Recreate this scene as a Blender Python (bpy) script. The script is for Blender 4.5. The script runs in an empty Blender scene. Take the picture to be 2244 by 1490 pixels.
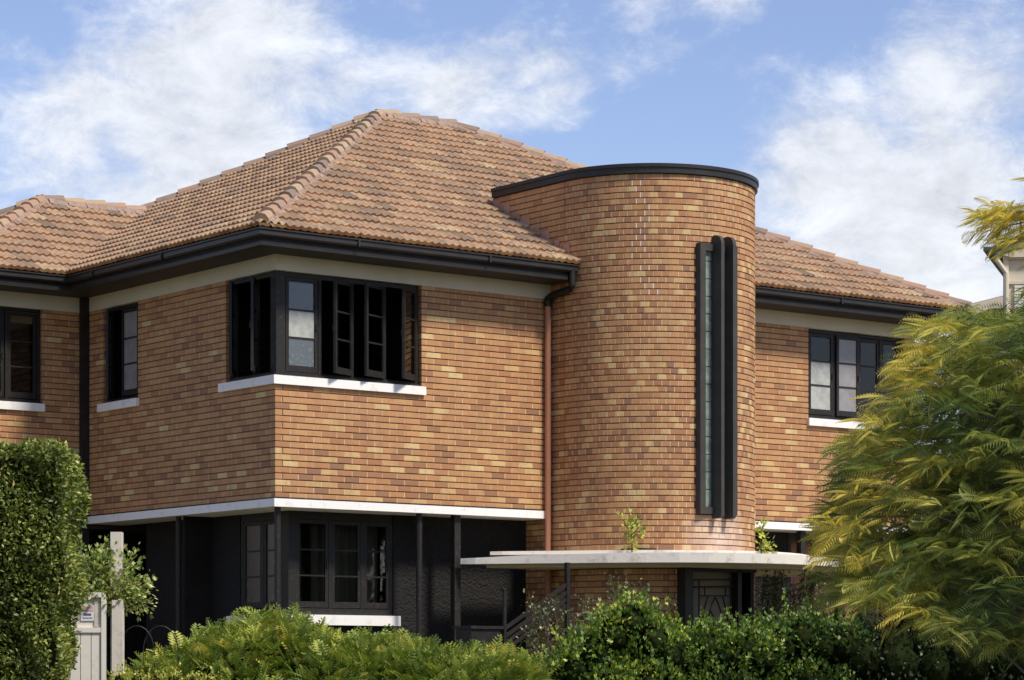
import bpy, bmesh, math, random
import numpy as np
from mathutils import Vector, Matrix
random.seed(7); rng = np.random.default_rng(11)
S = bpy.context.scene; COL = S.collection

# ------------------------------------------------------------------ camera, light, sky, exposure
PSI = 0.65038; FPX = 5816.8; HZ = 1480.6; CAM = (-19.036, -30.269)
cd = bpy.data.cameras.new('camera'); cam = bpy.data.objects.new('camera', cd); COL.objects.link(cam)
cd.sensor_width = 36; cd.lens = FPX/2244*36; cd.shift_y = (HZ-745)/2244; cd.clip_end = 5000; cd.clip_start = .5
cam.location = (CAM[0], CAM[1], 0); cam.rotation_euler = (math.pi/2, 0, -PSI)
S.camera = cam
SUNV = Vector((.25, -.968, 1.20)).normalized()
sd = bpy.data.lights.new('sun', 'SUN'); sun = bpy.data.objects.new('sun', sd); COL.objects.link(sun)
sd.energy = 3.8; sd.angle = math.radians(10.0); sd.color = (1, .93, .82)
sun.rotation_euler = SUNV.to_track_quat('Z', 'Y').to_euler(); sun.location = (20, -30, 40)
S.view_settings.view_transform = 'Standard'; S.view_settings.look = 'None'
S.view_settings.exposure = 0.32; S.view_settings.gamma = 1; S.view_settings.use_curve_mapping = False
FW = (math.sin(PSI), math.cos(PSI)); RT = (math.cos(PSI), -math.sin(PSI))

def ray_dir(u, v):
    x = (u-1122)/FPX; z = (HZ-v)/FPX
    return Vector((FW[0]+RT[0]*x, FW[1]+RT[1]*x, z)).normalized()
def at_depth(u, v, D):
    x = (u-1122)/FPX*D
    return Vector((CAM[0]+FW[0]*D+RT[0]*x, CAM[1]+FW[1]*D+RT[1]*x, (HZ-v)/FPX*D))
def proj(P):
    dx, dy = P[0]-CAM[0], P[1]-CAM[1]; Z = dx*FW[0]+dy*FW[1]
    return 1122+FPX*(dx*RT[0]+dy*RT[1])/Z, HZ-FPX*P[2]/Z, Z

def build_world():
    w = bpy.data.worlds.new('World'); S.world = w; w.use_nodes = True
    nt = w.node_tree; N = nt.nodes; L = nt.links; N.clear()
    out = N.new('ShaderNodeOutputWorld'); bg = N.new('ShaderNodeBackground')
    sky = N.new('ShaderNodeTexSky'); sky.sky_type = 'NISHITA'; sky.sun_disc = False
    sky.sun_elevation = math.asin(SUNV.z); sky.sun_rotation = math.atan2(SUNV.x, SUNV.y)
    sky.air_density = 1.0; sky.dust_density = .35; sky.ozone_density = 2.2
    tint = N.new('ShaderNodeMix'); tint.data_type = 'RGBA'; tint.blend_type = 'MULTIPLY'; tint.inputs[0].default_value = 1
    tint.inputs[7].default_value = SKYTINT
    L.new(sky.outputs[0], tint.inputs[6])
    tc = N.new('ShaderNodeTexCoord')
    sep = N.new('ShaderNodeSeparateXYZ'); L.new(tc.outputs['Generated'], sep.inputs[0])
    # cloud texture in direction space, flattened with height like a real cloud layer
    mp = N.new('ShaderNodeMapping'); mp.inputs['Scale'].default_value = (1, 1, 1.7); mp.inputs['Location'].default_value = (3.1, 1.7, .4)
    L.new(tc.outputs['Generated'], mp.inputs[0])
    def noise(scale, detail, rough, dist=0):
        n = N.new('ShaderNodeTexNoise'); n.inputs['Scale'].default_value = scale; n.inputs['Detail'].default_value = detail
        n.inputs['Roughness'].default_value = rough; n.inputs['Distortion'].default_value = dist
        L.new(mp.outputs[0], n.inputs['Vector']); return n.outputs[0]
    def math_(op, a, b=None, c=None, clamp=False):
        m = N.new('ShaderNodeMath'); m.operation = op; m.use_clamp = clamp
        for i, x in enumerate((a, b, c)):
            if x is None: continue
            if isinstance(x, (int, float)): m.inputs[i].default_value = x
            else: L.new(x, m.inputs[i])
        return m.outputs[0]
    n1 = noise(10, 9, .62, .3); n2 = noise(30, 9, .68, .3)
    base = math_('ADD', math_('ADD', math_('MULTIPLY', n1, 1.15), math_('MULTIPLY', n2, .55)), -.35)
    acc = None
    for (u, v, r, a) in CLOUDS:
        d = ray_dir(u, v)
        vm = N.new('ShaderNodeVectorMath'); vm.operation = 'SUBTRACT'; vm.inputs[1].default_value = d
        L.new(tc.outputs['Generated'], vm.inputs[0])
        sc = N.new('ShaderNodeVectorMath'); sc.operation = 'LENGTH'; L.new(vm.outputs[0], sc.inputs[0])
        rr = r/FPX
        g = math_('DIVIDE', sc.outputs['Value'], rr)
        g = math_('EXPONENT', math_('MULTIPLY', math_('MULTIPLY', g, g), -1.0))
        g = math_('MULTIPLY', g, a)
        acc = g if acc is None else math_('ADD', acc, g)
    s = math_('ADD', base, acc)
    mr = N.new('ShaderNodeMapRange'); mr.interpolation_type = 'SMOOTHSTEP'
    mr.inputs['From Min'].default_value = .48; mr.inputs['From Max'].default_value = .86
    L.new(s, mr.inputs['Value'])
    # clouds veil towards the horizon
    hz = math_('MULTIPLY', math_('SUBTRACT', .19, sep.outputs[2]), 2.0)
    cov = math_('ADD', math_('MULTIPLY', mr.outputs[0], .93), math_('MAXIMUM', hz, 0), clamp=True)
    shade = N.new('ShaderNodeMapRange'); shade.inputs['From Min'].default_value = .3; shade.inputs['From Max'].default_value = .7
    shade.inputs['To Min'].default_value = .78; shade.inputs['To Max'].default_value = 1.13
    L.new(n2, shade.inputs['Value'])
    cc = N.new('ShaderNodeMix'); cc.data_type = 'RGBA'; cc.blend_type = 'MULTIPLY'; cc.inputs[0].default_value = 1
    cc.inputs[6].default_value = CLOUDCOL; L.new(shade.outputs[0], cc.inputs[7])
    mx = N.new('ShaderNodeMix'); mx.data_type = 'RGBA'
    L.new(cov, mx.inputs[0]); L.new(tint.outputs[2], mx.inputs[6]); L.new(cc.outputs[2], mx.inputs[7])
    L.new(mx.outputs[2], bg.inputs[0]); bg.inputs[1].default_value = .135
    L.new(bg.outputs[0], out.inputs[0])
SKYTINT = (.93, .84, .92, 1)
CLOUDCOL = (5.2, 5.4, 5.8, 1)
# (u, v, radius, amount): where the photograph has its cloud banks and its clear gaps
CLOUDS = [(330, 130, 300, .20), (560, 210, 220, .16), (120, 240, 170, .22), (430, 370, 170, .18), (640, 50, 170, .10), (150, 400, 150, .03), (800, 160, 120, .06),
          (1000, 70, 190, .16), (1190, 150, 130, .20), (985, 215, 90, .14), (1460, 240, 190, -.10), (1400, 60, 160, .10), (1120, 300, 110, -.06), (1640, 70, 130, -.08), (1640, 10, 90, .12),
          (2060, 70, 150, .14), (2180, 190, 160, .30), (1990, 160, 100, .10), (1770, 300, 120, .18), (1930, 420, 200, .20), (2060, 560, 220, .34), (1760, 470, 120, .10), (1960, 300, 60, -.10),
          (60, 20, 110, -.15), (790, 60, 60, -.10), (870, 240, 70, -.08), (60, 130, 70, -.06), (250, 330, 80, -.08)]
build_world()

# ------------------------------------------------------------------ materials
def mat(name, col, rough=.6, spec=.5, noise=None, bump=None, metal=0, extra=None):
    m = bpy.data.materials.new(name); m.use_nodes = True; nt = m.node_tree; N = nt.nodes; L = nt.links
    b = N['Principled BSDF']; b.inputs['Base Color'].default_value = (*col, 1); b.inputs['Roughness'].default_value = rough
    b.inputs['Specular IOR Level'].default_value = spec; b.inputs['Metallic'].default_value = metal
    tc = N.new('ShaderNodeTexCoord')
    if noise:  # (scale, colour2, amount)
        n = N.new('ShaderNodeTexNoise'); n.inputs['Scale'].default_value = noise[0]; n.inputs['Detail'].default_value = 6; n.inputs['Roughness'].default_value = .65
        L.new(tc.outputs['Object'], n.inputs[0])
        r = N.new('ShaderNodeMapRange'); r.inputs['From Min'].default_value = noise[3] if len(noise) > 3 else .4
        r.inputs['From Max'].default_value = (noise[3]+.2) if len(noise) > 3 else .65; r.inputs['To Max'].default_value = noise[2]
        L.new(n.outputs[0], r.inputs['Value'])
        mx = N.new('ShaderNodeMix'); mx.data_type = 'RGBA'; mx.inputs[6].default_value = (*col, 1); mx.inputs[7].default_value = (*noise[1], 1)
        L.new(r.outputs[0], mx.inputs[0]); L.new(mx.outputs[2], b.inputs['Base Color'])
    if bump:  # (scale, strength, distance)
        n = N.new('ShaderNodeTexNoise'); n.inputs['Scale'].default_value = bump[0]; n.inputs['Detail'].default_value = 5
        L.new(tc.outputs['Object'], n.inputs[0])
        bp = N.new('ShaderNodeBump'); bp.inputs['Strength'].default_value = bump[1]; bp.inputs['Distance'].default_value = bump[2]
        L.new(n.outputs[0], bp.inputs['Height']); L.new(bp.outputs[0], b.inputs['Normal'])
    return m

def tone_mat(name, stops, rough=.7, spec=.3, mottle=(14, .25), stain=None, sxyz=(1, 1, 1), trans=None, constant=False, bump=None, scalexyz=(1,1,1)):
    """Colour chosen piece by piece through 'tone' (a face attribute on joined pieces, a custom property on single ones)."""
    m = bpy.data.materials.new(name); m.use_nodes = True; nt = m.node_tree; N = nt.nodes; L = nt.links
    b = N['Principled BSDF']; b.inputs['Roughness'].default_value = rough; b.inputs['Specular IOR Level'].default_value = spec
    a1 = N.new('ShaderNodeAttribute'); a1.attribute_type = 'GEOMETRY'; a1.attribute_name = 'tone'
    a2 = N.new('ShaderNodeAttribute'); a2.attribute_type = 'OBJECT'; a2.attribute_name = 'tone'
    ad = N.new('ShaderNodeMath'); ad.operation = 'ADD'; L.new(a1.outputs['Fac'], ad.inputs[0]); L.new(a2.outputs['Fac'], ad.inputs[1])
    geo = N.new('ShaderNodeNewGeometry')
    mp = N.new('ShaderNodeMapping'); mp.inputs['Scale'].default_value = scalexyz; L.new(geo.outputs['Position'], mp.inputs[0])
    n = N.new('ShaderNodeTexNoise'); n.inputs['Scale'].default_value = mottle[0]; n.inputs['Detail'].default_value = 6; n.inputs['Roughness'].default_value = .7
    L.new(mp.outputs[0], n.inputs[0])
    m1 = N.new('ShaderNodeMath'); m1.operation = 'MULTIPLY_ADD'; L.new(n.outputs[0], m1.inputs[0]); m1.inputs[1].default_value = mottle[1]; m1.inputs[2].default_value = -mottle[1]/2
    s = N.new('ShaderNodeMath'); s.operation = 'ADD'; L.new(ad.outputs[0], s.inputs[0]); L.new(m1.outputs[0], s.inputs[1])
    cr = N.new('ShaderNodeValToRGB'); L.new(s.outputs[0], cr.inputs[0])
    e = cr.color_ramp.elements
    while len(e) < len(stops): e.new(.5)
    for el, (p_, c_) in zip(e, stops): el.position = p_; el.color = (*c_, 1)
    col = cr.outputs[0]
    if stain:  # (scale, colour, low, high, amount)
        n2 = N.new('ShaderNodeTexNoise'); n2.inputs['Scale'].default_value = stain[0]; n2.inputs['Detail'].default_value = 9; n2.inputs['Roughness'].default_value = .72
        mp2 = N.new('ShaderNodeMapping'); mp2.inputs['Scale'].default_value = sxyz; L.new(geo.outputs['Position'], mp2.inputs[0]); L.new(mp2.outputs[0], n2.inputs[0])
        r = N.new('ShaderNodeMapRange'); r.inputs['From Min'].default_value = stain[2]; r.inputs['From Max'].default_value = stain[3]; r.inputs['To Max'].default_value = stain[4]
        L.new(n2.outputs[0], r.inputs['Value'])
        mx = N.new('ShaderNodeMix'); mx.data_type = 'RGBA'; mx.inputs[7].default_value = (*stain[1], 1)
        L.new(r.outputs[0], mx.inputs[0]); L.new(col, mx.inputs[6]); col = mx.outputs[2]
    L.new(col, b.inputs['Base Color'])
    if bump:
        bp = N.new('ShaderNodeBump'); bp.inputs['Strength'].default_value = bump[0]; bp.inputs['Distance'].default_value = bump[1]
        L.new(n.outputs[0], bp.inputs['Height']); L.new(bp.outputs[0], b.inputs['Normal'])
    if trans:
        tr = N.new('ShaderNodeBsdfTranslucent'); ms = N.new('ShaderNodeMixShader'); ms.inputs[0].default_value = trans
        hs = N.new('ShaderNodeHueSaturation'); hs.inputs['Value'].default_value = 1.5; hs.inputs['Saturation'].default_value = 1.1; L.new(col, hs.inputs['Color']); L.new(hs.outputs[0], tr.inputs[0])
        o = N['Material Output']; L.new(b.outputs[0], ms.inputs[1]); L.new(tr.outputs[0], ms.inputs[2]); L.new(ms.outputs[0], o.inputs[0])
    return m

def ref_add_efflorescence(m, centre, radius, colour, amount):
    """White salt bloom left on the bricks round one spot (below the slot window)."""
    nt = m.node_tree; N = nt.nodes; L = nt.links; b = N['Principled BSDF']
    src = b.inputs['Base Color'].links[0].from_socket
    geo = N.new('ShaderNodeNewGeometry'); vm = N.new('ShaderNodeVectorMath'); vm.operation = 'SUBTRACT'; vm.inputs[1].default_value = centre
    L.new(geo.outputs['Position'], vm.inputs[0])
    vs = N.new('ShaderNodeVectorMath'); vs.operation = 'DIVIDE'; vs.inputs[1].default_value = radius; L.new(vm.outputs[0], vs.inputs[0])
    ln = N.new('ShaderNodeVectorMath'); ln.operation = 'LENGTH'; L.new(vs.outputs[0], ln.inputs[0])
    n = N.new('ShaderNodeTexNoise'); n.inputs['Scale'].default_value = 5; n.inputs['Detail'].default_value = 8; L.new(geo.outputs['Position'], n.inputs[0])
    a = N.new('ShaderNodeMath'); a.operation = 'ADD'; L.new(ln.outputs['Value'], a.inputs[0]); L.new(n.outputs[0], a.inputs[1])
    r = N.new('ShaderNodeMapRange'); r.inputs['From Min'].default_value = 1.7; r.inputs['From Max'].default_value = .6; r.inputs['To Max'].default_value = amount
    L.new(a.outputs[0], r.inputs['Value'])
    mx = N.new('ShaderNodeMix'); mx.data_type = 'RGBA'; mx.inputs[7].default_value = (*colour, 1); L.new(r.outputs[0], mx.inputs[0]); L.new(src, mx.inputs[6]); L.new(mx.outputs[2], b.inputs['Base Color'])

BR = [(0, (0.247, 0.128, 0.072)), (.14, (0.314, 0.153, 0.074)), (.30, (0.380, 0.175, 0.076)), (.5, (0.451, 0.225, 0.095)), (.72, (0.503, 0.278, 0.119)), (.88, (0.560, 0.355, 0.149)), (1, (0.627, 0.453, 0.211))]
M = {}
M['brick'] = tone_mat('brick_face', BR, rough=.62, spec=.35, mottle=(16, .22), stain=(1.3, (.25, .135, .075), .46, .72, .6), sxyz=(3, 3, .8), bump=(.3, .004), scalexyz=(1, 1, 2.5))
ref_add_efflorescence(M['brick'], (6.3, -1.95, 2.0), (.62, .7, .36), (.68, .55, .47), .85)
M['mortar_dark'] = mat('bed_mortar', (.17, .105, .066), .95, .1, noise=(5, (.13, .08, .05), .6))
M['mortar_pale'] = mat('perpend_mortar', (.60, .42, .27), .95, .1, noise=(3, (.38, .22, .12), .9))
M['mortar_white'] = mat('white_lime_mortar', (.66, .64, .60), .95, .1)
TL = [(0, (0.194, 0.150, 0.108)), (.2, (0.282, 0.196, 0.131)), (.5, (0.370, 0.241, 0.153)), (.8, (0.422, 0.273, 0.171)), (1, (0.458, 0.346, 0.216))]
M['tile'] = tone_mat('terracotta_tile', TL, rough=.85, spec=.2, mottle=(9, .35), stain=(12, (.17, .14, .105), .46, .64, .85), bump=(.5, .006))
M['tile_lip'] = tone_mat('terracotta_tile_lip', [(0, (.20, .085, .036)), (.5, (.36, .155, .060)), (1, (.48, .28, .11))], rough=.85, spec=.2, mottle=(8, .5), stain=(11, (.16, .11, .07), .52, .66, .5))
M['cap'] = tone_mat('ridge_tile_clay', [(0, (.20, .15, .12)), (.3, (.29, .21, .155)), (.6, (.38, .23, .155)), (1, (.42, .33, .21))], rough=.88, spec=.2, mottle=(10, .3), stain=(9, (.22, .19, .15), .5, .68, .5))
M['bedding'] = mat('ridge_mortar', (.34, .24, .20), .95, .1, noise=(9, (.22, .16, .13), .8), bump=(30, .5, .01))
M['black'] = mat('black_paint', (.013, .011, .0095), .5, .3, noise=(7, (.024, .021, .018), .8))
M['black_old'] = mat('weathered_black_paint', (.017, .015, .013), .55, .3, noise=(26, (.09, .083, .072), .75, .56), bump=(60, .2, .002))
M['gutter'] = mat('gutter_enamel', (.020, .0175, .0155), .42, .35, noise=(4, (.030, .026, .023), .8))
M['soffit'] = mat('soffit_paint', (.050, .041, .034), .6, .3, noise=(3, (.035, .028, .024), .8))
M['cream'] = mat('cream_render', (.62, .57, .44), .8, .3, noise=(2.4, (.54, .49, .38), .6), bump=(40, .15, .004))
M['white'] = mat('white_paint', (.80, .78, .74), .6, .35, noise=(7, (.56, .52, .45), .65, .54), bump=(25, .12, .003))
M['fin_grey'] = mat('sunlit_black_metal', (.045, .041, .037), .55, .3, noise=(5, (.062, .057, .052), .8))  # black metal, its colour lightened for the sunlit fin and frame fronts
M['render_black'] = mat('black_roughcast', (.021, .0195, .0185), .8, .2, noise=(3, (.022, .0205, .0195), .8), bump=(30, 1.0, .05))
M['concrete'] = mat('stained_concrete', (.72, .67, .59), .85, .25, noise=(5.5, (.34, .30, .25), .7, .54), bump=(22, .4, .008))
M['terracotta_pipe'] = mat('terracotta_pipe_paint', (.42, .18, .10), .5, .4, noise=(3, (.36, .15, .08), .7))
M['flashing'] = mat('painted_flashing', (.52, .28, .20), .6, .3, noise=(6, (.33, .15, .10), .7))
M['timber'] = mat('whitewashed_timber', (.60, .555, .47), .8, .25, noise=(7, (.40, .35, .28), .8, .5), bump=(18, .3, .006))
M['timber_white'] = mat('gate_paint', (.72, .68, .60), .7, .3, noise=(8, (.52, .48, .40), .8, .54))
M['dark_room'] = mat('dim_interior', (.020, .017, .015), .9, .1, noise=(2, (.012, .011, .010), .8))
M['curtain'] = mat('grey_curtain', (.36, .34, .33), .9, .1)
M['blind'] = mat('dim_screen', (.24, .21, .16), .9, .1)
M['blotched'] = mat('blotched_dark_glass', (.030, .029, .026), .25, .4, noise=(6, (.11, .105, .09), .8, .56))  # opaque dark pane with pale blotches
M['satin'] = mat('curtain_reflection_glass', (.27, .255, .25), .2, .4, noise=(5, (.19, .18, .175), .8))  # grey of sky reflections and the curtain painted into the panes
M['frosted'] = mat('frosted_glass', (.42, .42, .38), .3, .4, noise=(8, (.29, .30, .28), .8, .42))
M['frosted_dark'] = mat('cobwebbed_glass', (.10, .115, .12), .18, .5, noise=(22, (.34, .35, .34), .8, .56))
M['glass_block'] = mat('green_glass_block', (.25, .31, .25), .25, .4, noise=(7, (.10, .14, .11), .9))
M['lamp_white'] = mat('white_lamp_glass', (.7, .7, .66), .4, .4)
M['red_ink'] = mat('faded_red_print', (.62, .30, .27), .7, .2); M['blue_ink'] = mat('navy_print', (.10, .10, .22), .7, .2); M['paper'] = mat('sign_white', (.72, .70, .70), .6, .3)
M['bark'] = mat('grey_bark', (.17, .14, .11), .9, .2, noise=(9, (.09, .07, .05), .8), bump=(40, .5, .01))
M['twig'] = mat('brown_twig', (.11, .08, .05), .9, .2)
M['beige'] = mat('beige_weatherboard', (.58, .51, .39), .7, .3, noise=(3, (.52, .455, .34), .5))
M['slate'] = mat('dark_green_metal', (.035, .045, .045), .5, .4)
M['rollerblind'] = mat('white_louvre', (.66, .64, .60), .6, .3)
M['grass'] = mat('dry_ground', (.17, .145, .10), .95, .1, noise=(3, (.10, .11, .05), .8), bump=(30, .8, .04))
M['core'] = mat('inner_foliage_shade', (.012, .018, .006), 1, 0, noise=(9, (.022, .028, .01), .9))  # near-black fill: shade inside the foliage put into the colour
def glass_mat():
    m = bpy.data.materials.new('window_glass'); m.use_nodes = True; nt = m.node_tree; N = nt.nodes; L = nt.links
    o = N['Material Output']; N.remove(N['Principled BSDF'])
    t = N.new('ShaderNodeBsdfTransparent'); t.inputs[0].default_value = (.82, .84, .82, 1)
    g = N.new('ShaderNodeBsdfGlossy'); g.inputs['Roughness'].default_value = .03
    tc = N.new('ShaderNodeTexCoord'); n = N.new('ShaderNodeTexNoise'); n.inputs['Scale'].default_value = 2.2; n.inputs['Detail'].default_value = 1; L.new(tc.outputs['Object'], n.inputs[0])
    bp = N.new('ShaderNodeBump'); bp.inputs['Strength'].default_value = .12; bp.inputs['Distance'].default_value = .02; L.new(n.outputs[0], bp.inputs['Height']); L.new(bp.outputs[0], g.inputs['Normal'])
    f = N.new('ShaderNodeFresnel'); f.inputs[0].default_value = 1.52
    ms = N.new('ShaderNodeMixShader'); L.new(f.outputs[0], ms.inputs[0]); L.new(t.outputs[0], ms.inputs[1]); L.new(g.outputs[0], ms.inputs[2]); L.new(ms.outputs[0], o.inputs[0])
    return m
M['glass'] = glass_mat()
LEAF = {
 'hedge': tone_mat('clipped_hedge_leaf', [(0, (.038, .060, .012)), (.4, (.115, .155, .026)), (.75, (.27, .30, .06)), (.95, (.46, .45, .13)), (1, (.55, .36, .16))], .48, .4, (5, .3), trans=.18),
 'variegated': tone_mat('variegated_leaf', [(0, (.07, .12, .025)), (.4, (.20, .28, .06)), (.8, (.50, .53, .17)), (1, (.66, .58, .30))], .5, .4, (6, .3), trans=.2),
 'fern': tone_mat('ferny_leaf', [(0, (0.066, 0.114, 0.016)), (.4, (0.161, 0.228, 0.035)), (.8, (0.359, 0.403, 0.071)), (.95, (0.600, 0.578, 0.126)), (1, (0.600, 0.490, 0.079))], .45, .45, (3, .35), trans=.22),
 'lilly': tone_mat('glossy_leaf', [(0, (0.041, 0.085, 0.021)), (.45, (0.103, 0.180, 0.034)), (.8, (0.246, 0.342, 0.051)), (1, (0.575, 0.570, 0.086))], .5, .4, (3, .3), trans=.2),
 'dark': tone_mat('dark_shrub_leaf', [(0, (0.011, 0.023, 0.008)), (.6, (0.025, 0.047, 0.014)), (.95, (0.056, 0.085, 0.023)), (1, (0.421, 0.390, 0.257))], .45, .35, (3, .3), trans=.10),  # leaf colours darkened to carry the deep shade under the tree
 'creeper': tone_mat('small_creeper_leaf', [(0, (0.031, 0.049, 0.016)), (.6, (0.084, 0.111, 0.035)), (.9, (0.309, 0.286, 0.140)), (1, (0.600, 0.572, 0.398))], .5, .4, (5, .3), trans=.12),
 'frond': tone_mat('yellow_green_frond', [(0, (.055, .095, .042)), (.3, (.13, .18, .052)), (.55, (.25, .28, .070)), (.8, (.44, .42, .10)), (1, (.60, .49, .10))], .6, .25, (2.2, .30), trans=.32),
 'lime': tone_mat('lime_hedge_leaf', [(0, (0.162, 0.188, 0.022)), (1, (0.540, 0.525, 0.101))], .5, .4, (6, .3), trans=.2),
}

# ------------------------------------------------------------------ helpers
def tag(o, label=None, cat=None, group=None, kind=None):
    if label: o['label'] = label
    if cat: o['category'] = cat
    if group: o['group'] = group
    if kind: o['kind'] = kind
    return o
def empty(name, loc=(0, 0, 0), label=None, cat=None, group=None):
    o = bpy.data.objects.new(name, None); o.empty_display_size = .2; COL.objects.link(o); o.location = loc
    bpy.context.view_layer.update() if False else None
    return tag(o, label, cat, group)
def link(name, me, parent=None, material=None, M4=None):
    o = bpy.data.objects.new(name, me); COL.objects.link(o)
    if material is not None and not me.materials: me.materials.append(material)
    if parent is not None:
        o.parent = parent
        o.matrix_parent_inverse = WORLD[parent.name].inverted() if parent.name in WORLD else Matrix.Identity(4)
    if M4 is not None: o.matrix_basis = M4
    WORLD[o.name] = M4.copy() if M4 is not None else Matrix.Identity(4)
    return o
WORLD = {}
def thing(name, loc, label, cat, group=None):
    o = empty(name, loc, label, cat, group); WORLD[o.name] = Matrix.Translation(Vector(loc)); return o

class MB:
    """Collects polygons in world coordinates and links them as one mesh object."""
    def __init__(s): s.v = []; s.f = []; s.t = []; s.mi = []
    def quad(s, a, b, c, d, tone=0, mi=0):
        n = len(s.v); s.v += [a, b, c, d]; s.f.append((n, n+1, n+2, n+3)); s.t.append(tone); s.mi.append(mi)
    def poly(s, pts, tone=0, mi=0):
        n = len(s.v); s.v += [tuple(p_) for p_ in pts]; s.f.append(tuple(range(n, n+len(pts)))); s.t.append(tone); s.mi.append(mi)
    def box(s, x0, x1, y0, y1, z0, z1, tone=0, skip=''):
        n = len(s.v)
        s.v += [(x0, y0, z0), (x1, y0, z0), (x1, y1, z0), (x0, y1, z0), (x0, y0, z1), (x1, y0, z1), (x1, y1, z1), (x0, y1, z1)]
        F = {'b': (0, 3, 2, 1), 't': (4, 5, 6, 7), 'f': (0, 1, 5, 4), 'r': (1, 2, 6, 5), 'k': (2, 3, 7, 6), 'l': (3, 0, 4, 7)}
        for k, q in F.items():
            if k in skip: continue
            s.f.append(tuple(n+i for i in q)); s.t.append(tone); s.mi.append(0)
    def obox(s, o, ax, ay, az, tone=0, mi=0):
        """Box from corner o along three edge vectors."""
        o = Vector(o); ax, ay, az = Vector(ax), Vector(ay), Vector(az); n = len(s.v)
        P = [o, o+ax, o+ax+ay, o+ay]; P += [q+az for q in P]; s.v += [tuple(q) for q in P]
        fl = ax.cross(ay).dot(az) < 0
        for q in ((0, 3, 2, 1), (4, 5, 6, 7), (0, 1, 5, 4), (1, 2, 6, 5), (2, 3, 7, 6), (3, 0, 4, 7)):
            q = q[::-1] if fl else q
            s.f.append(tuple(n+i for i in q)); s.t.append(tone); s.mi.append(mi)
    def tube(s, pts, r, seg=8, r1=None, caps=True):
        pts = [Vector(q) for q in pts]; rings = []
        for i, q in enumerate(pts):
            d = (pts[min(i+1, len(pts)-1)]-pts[max(i-1, 0)]).normalized()
            a = d.cross(Vector((0, 0, 1)) if abs(d.z) < .9 else Vector((1, 0, 0))).normalized(); b_ = d.cross(a)
            rr = r if r1 is None else r+(r1-r)*i/(len(pts)-1)
            n = len(s.v); s.v += [tuple(q+(a*math.cos(2*math.pi*k/seg)+b_*math.sin(2*math.pi*k/seg))*rr) for k in range(seg)]; rings.append(n)
        for i in range(len(rings)-1):
            for k in range(seg):
                k2 = (k+1) % seg; s.f.append((rings[i]+k, rings[i]+k2, rings[i+1]+k2, rings[i+1]+k)); s.t.append(0); s.mi.append(0)
        if caps:
            s.f.append(tuple(rings[0]+k for k in range(seg))[::-1]); s.f.append(tuple(rings[-1]+k for k in range(seg))); s.t += [0, 0]; s.mi += [0, 0]
    def extrude(s, outline, z0, z1, tone=0):
        """Vertical prism; z1 may be a list with one height per outline point."""
        n = len(outline); z1s = z1 if isinstance(z1, (list, tuple)) else [z1]*n
        for i in range(n):
            j = (i+1) % n; a, b_ = outline[i], outline[j]
            s.quad((a[0], a[1], z0), (b_[0], b_[1], z0), (b_[0], b_[1], z1s[j]), (a[0], a[1], z1s[i]), tone)
        s.poly([(a[0], a[1], z) for a, z in zip(outline, z1s)], tone); s.poly([(a[0], a[1], z0) for a in outline][::-1], tone)
    def mesh(s, name, mats, smooth=False):
        me = bpy.data.meshes.new(name); me.from_pydata([tuple(q) for q in s.v], [], s.f)
        for m in (mats if isinstance(mats, (list, tuple)) else [mats]): me.materials.append(m)
        if any(s.mi): me.polygons.foreach_set('material_index', s.mi)
        if any(s.t):
            a = me.attributes.new('tone', 'FLOAT', 'FACE'); a.data.foreach_set('value', s.t)
        if smooth: me.polygons.foreach_set('use_smooth', [True]*len(me.polygons))
        me.update(); return me
    def build(s, name, mats, parent=None, smooth=False, **kw):
        o = link(name, s.mesh(name, mats, smooth), parent); tag(o, **kw); return o

# ------------------------------------------------------------------ setting
g = MB(); n = 60
def gz(x, y):
    D = (x-CAM[0])*FW[0]+(y-CAM[1])*FW[1]
    t = min(max((D-14)/9, 0), 1); return -1.7+.65*t*t*(3-2*t)
xs = np.concatenate([np.linspace(-900, -60, 8), np.linspace(-50, 50, 51), np.linspace(60, 900, 8)])
for i in range(len(xs)-1):
    for j in range(len(xs)-1):
        a, b, c_, d = xs[i], xs[i+1], xs[j], xs[j+1]
        g.quad((a, c_, gz(a, c_)), (b, c_, gz(b, c_)), (b, d, gz(b, d)), (a, d, gz(a, d)))
g.build('ground', M['grass'], kind='structure')

# ------------------------------------------------------------------ the brick house
H = thing('brick_house', (0, 0, -1.05), 'two storey brown brick house with curved stair tower and terracotta tiled hip roof', 'house')
FB, FT, ST, SB, BT, BB = 5.45, 5.655, 4.035, 3.917, 2.38, 2.27
T0, TR, TCX, TCY = 4.69, 1.576, 6.266, -.323
XR = 12.18; ZE = 5.90; PT = .535; EV = .62; YW = 5.33
CH = .086; BH = .072; BP = .25; GAP = .0105; GV = .014; BD = .10

def tone_for(P):
    z = P[2]; r = random.random()
    low = min(max((3.6-z)/1.2, 0), 1); tw = T0+.1 < P[0] < TCX+TR and P[1] < -.3
    if tw: low = max(low, .6)   # the lower courses carry more pale and purple bricks
    pp = .05+.10*low; pd = .06+.14*low
    if r < pp: return random.uniform(.84, 1.0)
    if r < pp+pd: return random.uniform(.04, .26)
    return min(max(random.gauss(.60 if random.random() < .65 else .42, .09), .25), .85)

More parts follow.
